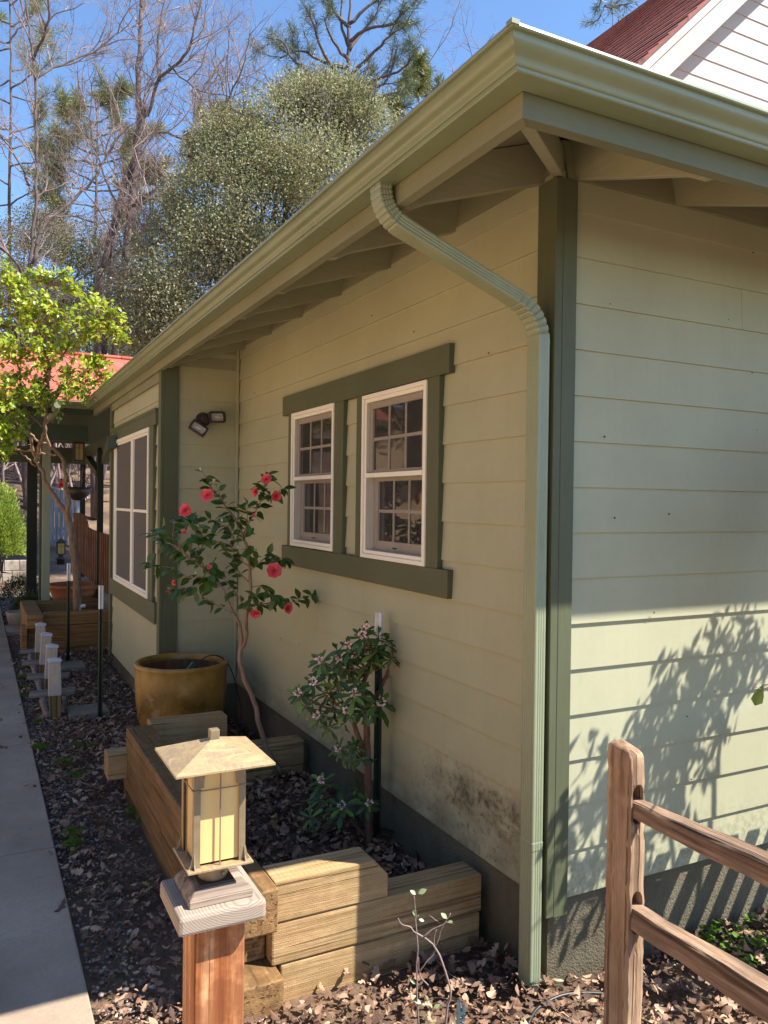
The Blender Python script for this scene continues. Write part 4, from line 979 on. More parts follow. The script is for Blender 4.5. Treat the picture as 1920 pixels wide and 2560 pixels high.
for (x, y, r, fx_, fz) in ((1170,180,42,-.3,.3),(1072,292,40,-.9,.1),(1250,330,44,.5,-.2),(628,325,52,-.3,.1),(425,465,54,-.4,.2),(410,665,20,0,.3),(636,985,18,0,0),(1235,1020,62,.1,.15),(320,1130,24,-.8,-.2),(297,1200,36,-.5,-.7),(1358,1365,44,.7,-.1),(1060,1410,42,0,-.5),(1050,510,15,0,.2)):
    p = ck(x, y, 4.72 if x < 1300 else 4.72); face = (CAM-p).normalized()+CR*fx_*1.2+Vector((0,0,fz)); flower(p, 1.28*r/3.687/FPX*4.75, face, cam_t)
for (x, y) in ((680,185),(990,410),(905,800),(558,82),(540,598),(1072,490),(755,552),(515,1040)):
    mb = MB(); p = ck(x, y, 4.74); mb.lathe(p, [(0,-.012),(.005,-.008),(.0068,0),(.004,.008),(0,.012)], 8); mb.build('bud', mt['bud'], cam_t)

# ================= DAPHNE =================
dp = thing('daphne', 'daphne bush with long dark leaves and pale pink flower clusters beside a t-post', 'flowering shrub', (-.085,1.30,.06))
def dk(x, y, d=4.02): return at(700+x/3.403, 1500+y/3.403, d)
mb = MB()
for pts, r0, r1 in (([dk(765,2200),dk(757,2000),dk(752,1800),dk(748,1600),dk(745,1400),dk(742,1250),dk(738,1100),dk(730,1000),dk(720,860),(dk(700,740))], .023, .014),
    ([dk(710,1330),dk(690,1230),dk(660,1150),dk(630,1060),dk(600,990),dk(560,900)], .016, .009),([dk(710,760),dk(730,650),dk(790,570),dk(830,500)], .013,.007),([dk(850,760,4.08),dk(880,700,4.08),dk(915,620,4.1),(dk(940,545,4.1))], .013,.008),([dk(740,880),dk(800,840),dk(860,760,4.08)], .012,.012),
    ([dk(735,2020),dk(640,1920),dk(560,1820),dk(500,1780)], .010,.005)):
    q = wob(pts, .002, 3); mb.tube(q, taper(len(q), r0, r1), 9)
RS = [(700,310,1),(738,240,.5),(580,400,1),(515,500,1),(342,520,1),(285,705,1),(158,800,1),(630,800,1.25),(850,875,1.4),(565,945,.8),(325,985,1),(500,1270,.9),(355,1545,1),(525,1760,1.15),(750,1730,.9)]
RN = [(840,290,.9),(905,350,.9),(960,480,1),(620,600,1),(450,600,1),(540,680,1),(650,450,1),(760,430,1),(400,780,.9),(250,1850,.9),(335,1700,.9),(650,1590,.6),(430,1800,.9),(820,420,1),(700,560,1),(560,560,1),(480,740,1),(640,700,1),(780,520,1),(440,900,.8),(250,850,.9),(700,930,1),(790,960,.9),(520,1060,.7),(400,1080,.8),(640,1250,.8),(590,1330,.7),(690,1360,.6),(200,900,.8),(720,380,1),(600,500,1),(380,620,.9),(880,430,.8),(330,620,.9),(480,420,.6)]
P=[];D=[];U=[];L=[];FP=[]
hub = [dk(720,900), dk(600,950), dk(780,600), dk(700,1300)]
for i, (x, y, s) in enumerate(RS+RN):
    fl_ = i < len(RS); d_ = 4.02+random.uniform(-.12,.05)-(.08 if fl_ else 0)
    p = dk(x, y, d_ if y > 1400 or x < 900 else 4.0); h_ = min(hub, key=lambda h: (h-p).length) if y < 1500 else dk(560,1850)
    q = wob([h_, h_.lerp(p,.5)+Vector((0,0,-.02)), p], .004, 2); mb.tube(q, .0032, 5)
    ax = ((p-h_).normalized()*.7+(CAM-p).normalized()*.35+Vector((0,0,.45))).normalized(); a_ = ax.orthogonal().normalized(); b_ = ax.cross(a_)
    nl = 13 if fl_ else 10; 
    for k in range(nl):
        t = 2.399*k+random.uniform(-.2,.2); rd = a_*math.cos(t)+b_*math.sin(t); el = -.25+.9*k/nl
        dd = (rd+ax*el).normalized(); P.append(tuple(p-ax*.025*(1-k/nl)+rd*.003)); D.append(tuple(dd)); U.append(tuple((ax-rd*el*.8).normalized())); L.append(s*random.uniform(.068,.098)*(1-.25*k/nl))
    if fl_: FP.append((p+ax*.012, ax, s))
    if random.random() < .5 or fl_:
        for k in range(3):
            dd = (ax*.8+Vector((random.uniform(-.4,.4),random.uniform(-.4,.4),.5))).normalized(); P.append(tuple(p)); D.append(tuple(dd)); U.append(tuple(a_)); L.append(.045)
mb.build('stem', mt['bark_daphne'], dp)
L = np.array(L); V, F = blades(P, D, U, L, L*.29, .25, .22, 'lance'); nmesh('foliage', V, F, mt['daphne'], dp)
for p, ax, s in FP:
    n_ = 26; c_ = rnd(n_); PP = np.array(p+(CAM-p).normalized()*.018)+c_*.011*s; V, F = blades(PP, c_+np.array(ax)*.3, rnd(n_), rng.uniform(.010,.015,n_), rng.uniform(.008,.012,n_), .2, .1, 'round'); nmesh('flower', V, F, mt['palepink'], dp)
mb = MB(); p = dk(748,1370,4.0); mb.lathe(p+Vector((0,0.0,0)), [(.026,-.008),(.027,0),(.026,.008)], 14); mb.tube([p+Vector((.02,0,0)), p+Vector((.06,.01,0))], .004, 5); mb.build('tie', mt['tie'], dp)

# ================= SAPLING, IRRIGATION, HOSES =================
sp_ = thing('sapling', 'spindly sapling with a few pale green leaves in front of the timber bed', 'sapling', (-.456,.141,0))
def sk(x, y, d=2.62): return at(580+x/2.242, 2080+y/2.242, d)
mb = MB()
for pts, r in (([(1052,1120),(1040,1000),(1036,860),(1034,750),(1042,650),(1030,520),(1030,450),(1018,350)], .0035), ([(1190,1140),(1205,1000),(1225,900),(1195,780),(1140,650),(1085,600),(1030,565),(1000,535),(950,515),(930,483)], .0045), ([(1052,785),(1090,730),(1140,665),(1130,600),(1148,545)], .003), ([(1070,592),(1120,550),(1190,512),(1225,455)], .0028), ([(1145,640),(1170,560),(1185,520)], .002), ([(1100,860),(1050,800),(1045,700)],.0028), ([(1160,510),(1125,480),(1105,465)],.0018), ([(1195,505),(1240,515)],.0015)):
    q = wob([sk(*p) for p in pts], .0015, 3); mb.tube(q, taper(len(q), r, r*.4), 6)
mb.build('stem', mt['bark_twig'], sp_)
P=[];D=[];U=[];L=[]
for (x, y, dx, dy, l_) in ((1030,350,-30,-25,20),(1045,345,45,-25,22),(1030,470,-15,-35,18),(1040,475,8,-12,8),(1048,490,30,8,14),(1205,485,-32,-32,22),(1210,505,28,-5,14),(1030,850,-30,-25,24),(1010,830,-22,5,10),(1130,985,36,-18,26),(1110,1080,30,-8,26),(1060,960,-40,-20,20),(1100,940,-10,-20,12)):
    a_ = sk(x, y); b_ = sk(x+dx, y+dy); P.append(tuple(a_)); D.append(tuple(b_-a_)); U.append(tuple((CAM-a_).normalized()+Vector((.2,0,.6)))); L.append((b_-a_).length)
L = np.array(L)*1.0; V, F = blades(P, D, U, L, L*.62, .12, .1, 'oval'); nmesh('foliage', V, F, mt['sapleaf'], sp_)
ir = thing('irrigation_riser', 'short grey-green irrigation riser with a clamp at the bottom edge of the photo', 'irrigation riser', (-.398,-.03,0))
q = at(1146,2560,2.55); mb = MB(); mb.tube([(q.x,q.y,-.02),(q.x,q.y,q.z+.075)], .0065, 12); mb.build('pipe', mt['pipe'], ir, sharp=50)
mb = MB(); mb.tube([(q.x+.018,q.y,q.z+.01),(q.x+.018,q.y,q.z+.055)], .0045, 10); mb.bar((q.x-.008,q.y-.002,q.z+.035),(q.x+.022,q.y-.002,q.z+.035), .008, .010); mb.bar((q.x-.008,q.y-.002,q.z+.012),(q.x+.022,q.y-.002,q.z+.012), .008, .008); mb.build('clamp', mt['pipe'], ir)
mb = MB(); ee = at(160,1585,9.4)
e0 = hit(238,1525,1,8.0); pts = [(e0.x-.03,8.0,e0.z-.13),(e0.x-.03,8.0,e0.z-.02),(e0.x-.02,8.0,e0.z),(e0.x+.05,8.0,e0.z+.005)]
e0 = hit(200,1515,1,8.0); pts = [(e0.x-.02,8.0,e0.z-.12),(e0.x-.01,8.0,e0.z-.02),(e0.x+.005,8.0,e0.z),(e0.x+.06,8.0,e0.z)]
mb.tube(pts, .022, 12); pv = mb.build('pvc_elbow', mt['pvc']); tag(pv, 'white pvc pipe elbow in the far timber bed beside the tree trunk', 'pipe fitting')
mb = MB(); q = wob([at(870,2100,3.9),at(960,2085,3.9),at(1010,2090,3.8),at(1040,2130,3.6),at(1050,2180,3.45)], .0, 6); q = [Vector((max(min(p.x,-.02),-.9), p.y, max(p.z,.09))) for p in q]
h0 = wob([hit(760,2105,2,.10),hit(840,2075,2,.10),hit(930,2068,2,.11),hit(1000,2085,2,.11),hit(1040,2125,2,.10),hit(1045,2180,2,.09)], 0, 6)
mb.tube(h0, .007, 8); tag(mb.build('drip_hose', mt['black']), 'black drip hose curving across the leaves in the near bed', 'hose')
mb = MB(); h0 = wob([hit(1320,2560,2,.02),hit(1345,2520,2,.03),hit(1400,2490,2,.035),hit(1460,2482,2,.03),hit(1530,2486,2,.02)], 0, 6); mb.tube(h0, .006, 8); tag(mb.build('drip_hose', mt['black']), 'dark hose arching over the leaves beside the split-rail post', 'hose')
tc = hit(195,1492,1,9.3); mb = MB(); mb.lathe((tc.x, 9.5, 0), [(0,.38),(.26,.38),(.30,.40),(.33,.48),(.36,.56),(.385,.565),(.385,.61),(.36,.61),(.33,.50),(0,.46)], 36)
tag(mb.build('terracotta_bowl', mt['terracotta']), 'wide terracotta bowl behind the trunk of the bright green tree', 'plant pot')

# ================= LEAF LITTER =================
def oval(): return [(0,0),(.12,.12),(.3,.2),(.5,.22),(.7,.17),(.88,.08),(1,0),(.88,-.08),(.7,-.16),(.5,-.2),(.3,-.19),(.12,-.11)]
def lobed():
    # oak leaf outline, unit length
    pts = [(0,0),(.08,.05),(.12,.20),(.28,.13),(.36,.30),(.50,.17),(.60,.34),(.72,.18),(.82,.24),(.90,.10),(1,0)]
    lo = [(x,-y) for x, y in pts[1:-1]][::-1]; return pts+lo
OUT = np.array(lobed()); OUT[:,0] -= .5; OUT[:,1] *= .85
OUT2 = np.array(oval()); OUT2[:,0] -= .5
def litter(name, pos, smin, smax, mat_, kindlabel=None, simple_=False, flat=.35, ovals=False):
    n = len(pos); pos = np.asarray(pos, float); s = rng.uniform(smin, smax, n)[:,None,None]
    if simple_: base2 = np.array([(-.5,0),(-.1,.28),(.35,.22),(.5,0),(.2,-.26),(-.25,-.24)])
    else: base2 = OUT if not ovals else OUT2
    k = len(base2); th = rng.uniform(0, 2*math.pi, n); nrm = unit(np.stack([rng.normal(0,flat,n), rng.normal(0,flat,n), np.ones(n)], 1))
    a = np.stack([np.cos(th), np.sin(th), np.zeros(n)], 1); a = unit(a-nrm*np.sum(a*nrm,1,keepdims=True)); b = np.cross(nrm, a)
    c1_ = rng.uniform(-1.0,1.3,n)[:,None]; c2_ = rng.uniform(-2.6,3.0,n)[:,None]; tw = rng.uniform(-.8,.8,n)[:,None]
    B = np.broadcast_to(base2, (n,k,2))*np.stack([np.ones(n), rng.uniform(.7,1.25,n)], 1)[:,None,:]
    x = B[:,:,0]; y = B[:,:,1]; z = c1_*x*x + c2_*y*y + tw*x*y + rng.normal(0,.03,(n,k))
    P_ = pos[:,None,:] + s*(a[:,None,:]*x[...,None]+b[:,None,:]*y[...,None]+nrm[:,None,:]*z[...,None])
    cen = pos[:,None,:] + s*nrm[:,None,:]*rng.normal(0,.02,(n,1))[...,None]
    V = np.concatenate([P_, cen], 1); V[:,:,2] = np.maximum(V[:,:,2], pos[:,2:3]-.012); q = np.array([(i,(i+1)%k,k) for i in range(k)])
    F = (q[None]+(np.arange(n)*(k+1))[:,None,None]).reshape(-1,3)
    return nmesh(name, V.reshape(-1,3), F, mat_)
def samp(n, x0, x1, y0, y1, z, dz, pw=None):
    return np.stack([rng.uniform(x0,x1,n), rng.uniform(y0,y1,n), z+rng.uniform(0,dz,n)], 1)
beds = lambda p: ~((p[:,0] > -1.10) & (p[:,1] > .30) & (p[:,1] < 2.78) & (p[:,2] < .5))
A = samp(5200, -1.50, 0, .3, 7.6, .0, .035); A = A[beds(A)]
A = A[~((A[:,0] < -1.33)&(rng.random(len(A))<.45))]
A2 = samp(2600, -1.1, 1.9, -1.3, .38, .0, .04); A2 = A2[~((A2[:,0] > .03)&(A2[:,1] > .0))]
A3 = samp(900, -1.50, -.9, -1.4, .5, .0, .012); A3 = A3[rng.random(len(A3)) < .55]
Ap = samp(70, -2.9, -1.53, -1.0, 9, .022, .012); Ap = Ap[(Ap[:,0] > -1.9)|(rng.random(len(Ap)) < .4)]; A4 = samp(1500, 1.9, 5, -3, 0, 0, .03); A5 = samp(500, 0, 2, -3, -1.3, 0, .03)
ALL = np.concatenate([A, A2, A3, A4, A5, Ap]); pick = rng.random(len(ALL)) < .42
litter('leaf_litter', ALL[pick], .035, .078, mt['dead'], flat=.42); o = bpy.data.objects['leaf_litter']
E2 = np.repeat(ALL[~pick], 2, 0); E2[:,:2] += rng.normal(0,.05,(len(E2),2)); E2 = E2[((E2[:,0]>-1.51)|(E2[:,2]>.0215))&~((E2[:,0]>.03)&(E2[:,1]>0))&beds(E2)]
tag(litter('small_leaf_litter', E2, .022, .058, mt['dead'], flat=.5, ovals=True), 'small curled narrow dead leaves mixed through the oak leaves', 'leaf litter', kind='stuff')
tag(o, 'carpet of curled brown oak leaves between the sidewalk and the house', 'leaf litter', kind='stuff')
B = np.concatenate([samp(2300, -.93, -.01, .53, 2.36, .07, .04), samp(260, -.93, -.46, 2.0, 2.6, .07, .03), samp(160, -1.19,-.42,7.85,8.88,.26,.03)])
tag(litter('bed_litter', B, .025, .065, mt['dead'], flat=.45), 'dark leaf mulch inside the timber beds', 'leaf litter', kind='stuff')
Cc = np.concatenate([samp(16000, -1.51, 0, .3, 7.6, -.012, .02), samp(9000, -1.5, 1.9, -1.4, .5, -.012, .02)]); Cc = Cc[beds(Cc)]; Cc = Cc[~((Cc[:,0] > .03)&(Cc[:,1] > .0))]
tag(litter('leaf_crumbs', Cc, .010, .028, mt['dead'], simple_=True, flat=.5), 'small broken leaf pieces and mulch between the whole leaves', 'mulch', kind='stuff')
# pebbles along the walk
ico = [(0,0,1),(.894,0,.447),(.276,.851,.447),(-.724,.526,.447),(-.724,-.526,.447),(.276,-.851,.447),(.724,.526,-.447),(-.276,.851,-.447),(-.894,0,-.447),(-.276,-.851,-.447),(.724,-.526,-.447),(0,0,-1)]
icf = [(0,1,2),(0,2,3),(0,3,4),(0,4,5),(0,5,1),(1,6,2),(2,7,3),(3,8,4),(4,9,5),(5,10,1),(6,7,2),(7,8,3),(8,9,4),(9,10,5),(10,6,1),(11,7,6),(11,8,7),(11,9,8),(11,10,9),(11,6,10)]
def pebbles(name, pos, smin, smax):
    n = len(pos); I = np.array(ico); s = rng.uniform(smin,smax,(n,1,1)); st = rng.uniform(.55,1.2,(n,1,3)); st[:,:,2] *= .6
    V = np.asarray(pos)[:,None,:]+I[None]*s*st*(1+rng.normal(0,.08,(n,12,1))); F = (np.array(icf)[None]+(np.arange(n)*12)[:,None,None]).reshape(-1,3)
    return nmesh(name, V.reshape(-1,3), F, mt['pebble'], smooth=True)
pp = np.concatenate([samp(2200, -1.51, -1.28, -1.4, 7.6, -.014, .012), samp(1800, -1.5, -.95, -1.4, .6, -.014, .010), samp(900,-1.5,-.9,7.6,12,-.02,.02)])
tag(pebbles('gravel', pp, .004, .014), 'small mixed pebbles along the edge of the sidewalk', 'gravel', kind='stuff')
bg_ = samp(3500, -2.2, .0, 9.5, 14.5, -.02, .02); tag(pebbles('gravel', bg_, .012, .03), 'grey river gravel beyond the far timber bed', 'gravel', kind='stuff')
# moss tufts
MP = []
for (px, py, r) in ((195,1505+355,.05),(235,1862,.03),(165,1900,.07),(190,1930,.05),(200,1945,.04),(185,2075,.06),(182,2103,.05),(185,2130,.02),(60,1665,.06),(55,1690,.06),(65,1715,.05),(65,1735,.05),(100,1865,.07),(165,1905,.05),(95,1800,.04),(340,2020,.06),(352,1990,.05),(357,2050,.04)):
    c_ = hit(px, py, 2, .02); k = int(900*r/.05)
    q = rng.normal(0, r*.42, (k, 3)); q[:,2] = np.abs(rng.normal(0, .008, k)); MP.append(q+np.array([c_.x, c_.y, .004]))
MP = np.concatenate(MP); dd = rnd(len(MP)); dd[:,2] = np.abs(dd[:,2])+.4; V, F = quads(MP, dd, rnd(len(MP)), .010, .005); tag(nmesh('moss', V, F, mt['mossm']), 'patches of bright green moss in the leaf litter', 'moss', kind='stuff')
# clover ground cover right of the post
q = np.concatenate([samp(1500, .6, 2.6, -.5, -.02, .0, .06), samp(350, .2, 2.6, -1.1, -.45, .0, .05)]); nn_ = (np.sin(q[:,0]*9)+np.sin(q[:,1]*17+q[:,0]*4)) > rng.uniform(-.6,1.4,len(q)); q = q[nn_]
q = np.repeat(q, 3, 0); q += rng.normal(0,.006,q.shape); dd = rnd(len(q)); dd[:,2] = np.abs(dd[:,2])*.3+.15; V, F = blades(q, dd, np.tile([0,0,1.],(len(q),1))+rnd(len(q))*.3, rng.uniform(.012,.03,len(q)), rng.uniform(.010,.022,len(q)), .1, .2, 'round')
tag(nmesh('ground_cover', V, F, mt['cover']), 'low green clover-like weeds along the foundation right of the fence post', 'ground cover', kind='stuff')
# a few twigs on the leaves
mb = MB()
for k in range(60):
    x, y = random.uniform(-1.45,-.02), random.uniform(-.9,6); t = random.uniform(0, 6.28); l_ = random.uniform(.06,.25)
    if -1.1 < x and .3 < y < 2.78: continue
    pts = [Vector((x+math.cos(t)*l_*k_/4+random.uniform(-.006,.006), y+math.sin(t)*l_*k_/4+random.uniform(-.006,.006), .035+random.uniform(0,.01))) for k_ in range(5)]; mb.tube(pts, .0015, 4)
tag(mb.build('twig_litter', mt['bark_twig']), 'thin fallen twigs strewn over the leaves', 'twigs', kind='stuff')

# ================= TREES =================
def grow(mb, tips, p, d, L, r, lev, maxlev, P_):
    """recursive limb; P_: kids, ang, len ratio, rad ratio, wander, up"""
    nseg = 4 if lev < 2 else 3; pts = [p]; dd = d.copy(); rads = [r]
    for k in range(nseg):
        dd = (dd+Vector((random.gauss(0,1),random.gauss(0,1),random.gauss(0,1)))*P_['wander']+Vector((0,0,P_['up']))).normalized()
        pts.append(pts[-1]+dd*L/nseg); rads.append(r*(1-(1-P_['rr'])*(k+1)/nseg))
    mb.tube(pts, rads, 6 if lev < 2 else (4 if lev < 4 else 3), smooth=True, cap=False)
    if lev >= P_['leaf']: 
        for a_, b_ in zip(pts[1:], pts[:-1]): tips.append((a_, (a_-b_).normalized()))
    if lev >= maxlev: return
    for k in range(P_['kids']+(1 if random.random() < .35 else 0)):
        i = random.choice(range(1, nseg+1)) if k else nseg
        ax = Vector((random.gauss(0,1),random.gauss(0,1),random.gauss(0,1))).cross(dd).normalized()
        ang = random.uniform(.35, 1.0)*P_['ang']; nd = (dd*math.cos(ang)+ax*math.sin(ang)).normalized()
        grow(mb, tips, pts[i], nd, L*random.uniform(.7,1.05)*P_['lr'], rads[i]*.72, lev+1, maxlev, P_)
def sprout(mb, tips, line, start, step, L0, r0, lev, maxlev, P_, ang=1.0):
    k = len(line); acc = 0
    for a_, b_ in zip(line[:-1], line[1:]):
        acc += (b_-a_).length
        if acc > step and line.index(a_) > start*k:
            acc = 0; d = (b_-a_).normalized(); ax = Vector((random.gauss(0,1),random.gauss(0,1)*.8,random.gauss(0,1))).cross(d).normalized()
            ag = random.uniform(.5,1.1)*ang; grow(mb, tips, b_, (d*math.cos(ag)+ax*math.sin(ag)+Vector((0,0,.1))).normalized(), L0*random.uniform(.6,1.2), r0, lev, maxlev, P_)
DISP = 1920/1659.
def dpt(x, y, d): return at(x*DISP, y*DISP, d)
def bare_tree(label, base, limbs, d, PP, mat1='bark_grey', dens=.55, L0=1.5, r0=.020, maxlev=4):
    t = thing('bare_tree', label, 'tree', base); trunk = MB(); tw = MB(); tips = []
    for pts, ra, rb in limbs:
        P3 = [dpt(x, y, d+dz) for (x, y, dz) in pts]; 
        if pts[0][2] == 0 and ra > .1: P3 = [Vector(base)]+P3
        q = wob(P3, .035, 4); trunk.tube(q, taper(len(q), ra*.62 if ra < .12 else ra, rb*.6 if ra < .12 else rb), 8); sprout(tw, tips, q, .12, dens, L0, r0, 0, maxlev, PP)
    trunk.build('trunk', mt[mat1], t); o = tw.build('crown', mt['bark_twig'], t); return t, tips
PB = dict(kids=3, ang=.95, lr=.66, rr=.6, wander=.20, up=.06, leaf=9)
bA = dpt(70, 1060, 21); 
bare_tree('bare grey-barked tree at the left edge with many upright twigs', (bA.x, bA.y, hill(bA.x,bA.y)-.1), [
 ([(68,900,0),(66,760,0),(62,640,0),(66,560,0),(76,430,0),(78,300,0),(72,150,0),(62,60,0),(55,-60,0)], .095, .04),
 ([(72,570,0),(100,480,.4),(150,440,.8),(200,390,1),(235,330,1.4),(262,285,1.6)], .09,.03), ([(68,840,0),(110,800,-.5),(170,700,-1),(190,640,-1.2),(260,540,-1.5)], .06,.02),
 ([(78,170,0),(130,140,.5),(200,112,.9),(255,70,1.2)], .06,.02), ([(72,130,0),(100,60,-.4),(105,0,-.6),(95,-60,-.8)], .06,.03), ([(60,620,0),(30,560,-.6),(-20,520,-1)], .07,.03), ([(62,400,0),(30,330,.4),(-10,290,.9)], .06,.02),
 ([(70,820,0),(40,700,.6),(0,640,1)], .05,.02)], 21, PB, dens=.17, L0=1.3)
bB = dpt(205, 1080, 24)
bare_tree('tall forked bare tree behind the red porch roof', (bB.x, bB.y, hill(bB.x,bB.y)-.1), [
 ([(215,640,0),(225,570,0),(248,480,0),(262,420,0),(290,350,0),(300,310,0)], .125, .085),
 ([(300,310,0),(297,230,0),(300,120,.3),(305,40,.5),(300,-60,.7)], .12,.05), ([(300,310,0),(320,250,-.3),(345,170,-.6),(400,120,-.9),(420,60,-1.1),(440,-20,-1.3)], .11,.04),
 ([(345,175,-.6),(340,100,-.4),(350,30,-.2),(365,-50,0)], .07,.03), ([(300,310,0),(340,285,.5),(415,300,.9),(420,240,1.2),(450,170,1.6)], .08,.02),
 ([(245,520,0),(300,440,-.4),(370,385,-.8),(420,360,-1.2),(470,270,-1.8),(505,190,-2),(530,130,-2.2)], .11,.03), ([(255,440,0),(225,380,.6),(200,300,1),(185,220,1.3)], .07,.02),
 ([(420,360,-1.2),(480,355,-1.2),(560,330,-1.3)], .04,.015), ([(365,140,-.6),(420,190,-.9),(500,210,-1.1)], .05,.02)], 24, PB, dens=.19, L0=1.4)
for (x, lab, lim, d_) in (
  (330,'low bare tree in front of the dark oak above the porch roof',[([(300,700,0),(310,600,0),(330,520,0),(325,430,0)],.08,.03),([(312,590,0),(350,520,.4),(380,450,.7)],.04,.02),([(305,640,0),(270,560,-.4),(255,500,-.6)],.04,.02)],20),):
    b_ = dpt(x, 1080, d_); bare_tree(lab, (b_.x,b_.y,hill(b_.x,b_.y)-.1), lim, d_, PB, dens=.30, L0=1.5)
bC = at(1130,330,30)
bare_tree('small bare tree with lilac-grey twigs behind the pine and the gutter', (bC.x, bC.y, hill(bC.x,bC.y)), [([(965,420,0),(975,330,0),(985,250,0),(995,190,0)], .15,.06),([(980,300,0),(1010,220,.3),(1030,130,.5)], .07,.02),([(985,270,0),(940,200,.3),(900,120,.5)], .07,.02)], 30, PB, dens=.5, L0=1.6)

def leafcloud(name, centers, radii, dens, lsz, mat_, parent, clump=.35, shape='quad'):
    """leaves scattered in clumps over the outer part of ellipsoid lobes"""
    P = []
    for c_, r_ in zip(centers, radii):
        r_ = np.array(r_ if hasattr(r_, '__len__') else (r_,)*3); ncl = int(dens*np.prod(r_)**(2/3.)*2.2); big = rnd(7)*1.0
        u = rnd(ncl); rad = rng.uniform(.35,1.0,(ncl,1))**.55; cc = np.array(c_)+u*rad*r_
        m_ = int(16); keep = (np.sin(cc[:,0]*2.3+cc[:,2]*1.7)+np.sin(cc[:,2]*2.9-cc[:,1]*1.3)+np.sin(cc[:,0]*4.1+cc[:,1]*3.3)*.6) > rng.uniform(-1.7,1.0,ncl); cc = cc[keep]; q = np.repeat(cc, m_, 0)+rng.normal(0, clump*.5, (len(cc)*m_,3)); P.append(q)
    P = np.concatenate(P); n_ = len(P); dd = rnd(n_); V, F = quads(P, dd, rnd(n_), rng.uniform(lsz*.7,lsz*1.3,n_), lsz*.5); return nmesh(name, V, F, mat_, parent)
def limbs_to(mb, base, centers, r0, n=10, fork=.35):
    b = Vector(base)
    for c_ in centers:
        c_ = Vector(c_); mid = b.lerp(c_, .5)+Vector((random.uniform(-.5,.5),random.uniform(-.5,.5),random.uniform(0,.6))); q = wob([b, b.lerp(c_, fork)+Vector((0,0,.4)), mid+Vector((0,0,.5)), c_], .05, 4); mb.tube(q, taper(len(q), r0, r0*.2), 6)
# big live oak
ok_b = dpt(560, 1100, 19); oak = thing('live_oak', 'broad silvery-green live oak rising behind the green gutter', 'tree', (ok_b.x, ok_b.y, hill(ok_b.x, ok_b.y)))
lob = [(420,640,18,1.3),(370,560,19,1.0),(500,560,18,1.4),(450,450,19,1.2),(560,420,18.5,1.5),(520,330,19.5,1.2),(630,300,19,1.4),(690,260,19.5,1.2),(740,250,19,1.0),(790,285,19,.8),(560,300,19,.5),(600,235,20,.55),(705,215,19.5,.5),(760,215,19.5,.45),(500,265,20,.35),(460,310,20,.4),(400,420,19.5,.5),(650,205,20,.35),(600,500,18,1.5),(700,400,18,1.5),(480,330,20,.7),(380,680,17.5,1.0),(330,720,18,.9),(430,350,20,.5),(650,230,20,.7)]
cen = [tuple(dpt(x, y, d)) for x, y, d, r in lob]; rad_ = [(r, r, r*.85) for *_, r in lob]
mb = MB(); mb.tube(wob([(ok_b.x,ok_b.y,hill(ok_b.x,ok_b.y)-.2),(ok_b.x+.1,ok_b.y,2),(ok_b.x,ok_b.y,3.2)], .03, 4), .22, 8); limbs_to(mb, (ok_b.x,ok_b.y,3.0), cen, .11); mb.build('trunk', mt['bark_dark'], oak)
leafcloud('crown', cen, rad_, 360, .070, mt['oak'], oak, .36)
mb = MB(); tips = []
for c_, r_ in zip(cen, rad_):
    for k in range(9): d_ = Vector(tuple(rnd(1)[0])); d_.z = abs(d_.z); grow(mb, tips, Vector(c_)+d_*r_[0]*.3, d_, r_[0]*.85, .014, 1, 3, PB)
mb.build('twigs', mt['bark_grey'], oak)
# darker oak lower left of it, behind the porch
def oak_copy(label, lobes, mat_, dens=150, sz=.09, name='oak_tree', bx=None, bark_='bark_dark'):
    cen = [tuple(dpt(x, y, d)) for x, y, d, r in lobes]; b = dpt(*(bx or (lobes[0][0], 1150)), lobes[0][2]); gz = hill(b.x, b.y)
    t = thing(name, label, 'tree', (b.x, b.y, gz)); mb = MB(); top = sum((c[2] for c in cen))/len(cen); mz = gz+(top-gz)*.5
    mb.tube(wob([(b.x,b.y,gz-.3),(b.x+.1,b.y,gz+(mz-gz)*.5),(b.x,b.y,mz)], .03, 4), .15, 8); limbs_to(mb, (b.x,b.y,mz), cen, .07); mb.build('trunk', mt[bark_], t)
    leafcloud('crown', cen, [(r,r,r*.85) for *_, r in lobes], dens*1.8, sz*.75, mt[mat_], t, .4); return t
oak_copy('dark shaggy oak just above the left end of the red porch roof', [(330,640,22,1.3),(300,700,22,1.0),(350,730,21,1.0),(290,620,23,.8),(370,660,21,1.0)], 'oakdark', 150)
oak_copy('dusty olive oak behind the trunk of the left bare tree', [(60,640,27,1.6),(130,600,28,1.7),(20,560,28,1.5),(60,500,29,1.0),(120,470,29,1.0),(180,520,28,1.1),(240,500,28,1.0),(280,560,27,1.0),(150,680,27,1.4),(200,620,28,1.3),(10,700,26,1.4)], 'oakdark', 70, .11)
oak_copy('grey-green oak low on the hill left of the porch posts', [(40,760,30,1.8),(130,740,31,1.8),(220,760,31,1.6),(10,850,30,1.8),(100,860,31,1.8),(200,850,30,1.6),(270,800,30,1.4),(60,950,32,1.8),(170,940,32,1.8),(-60,800,30,2)], 'oakdark', 75, .12)
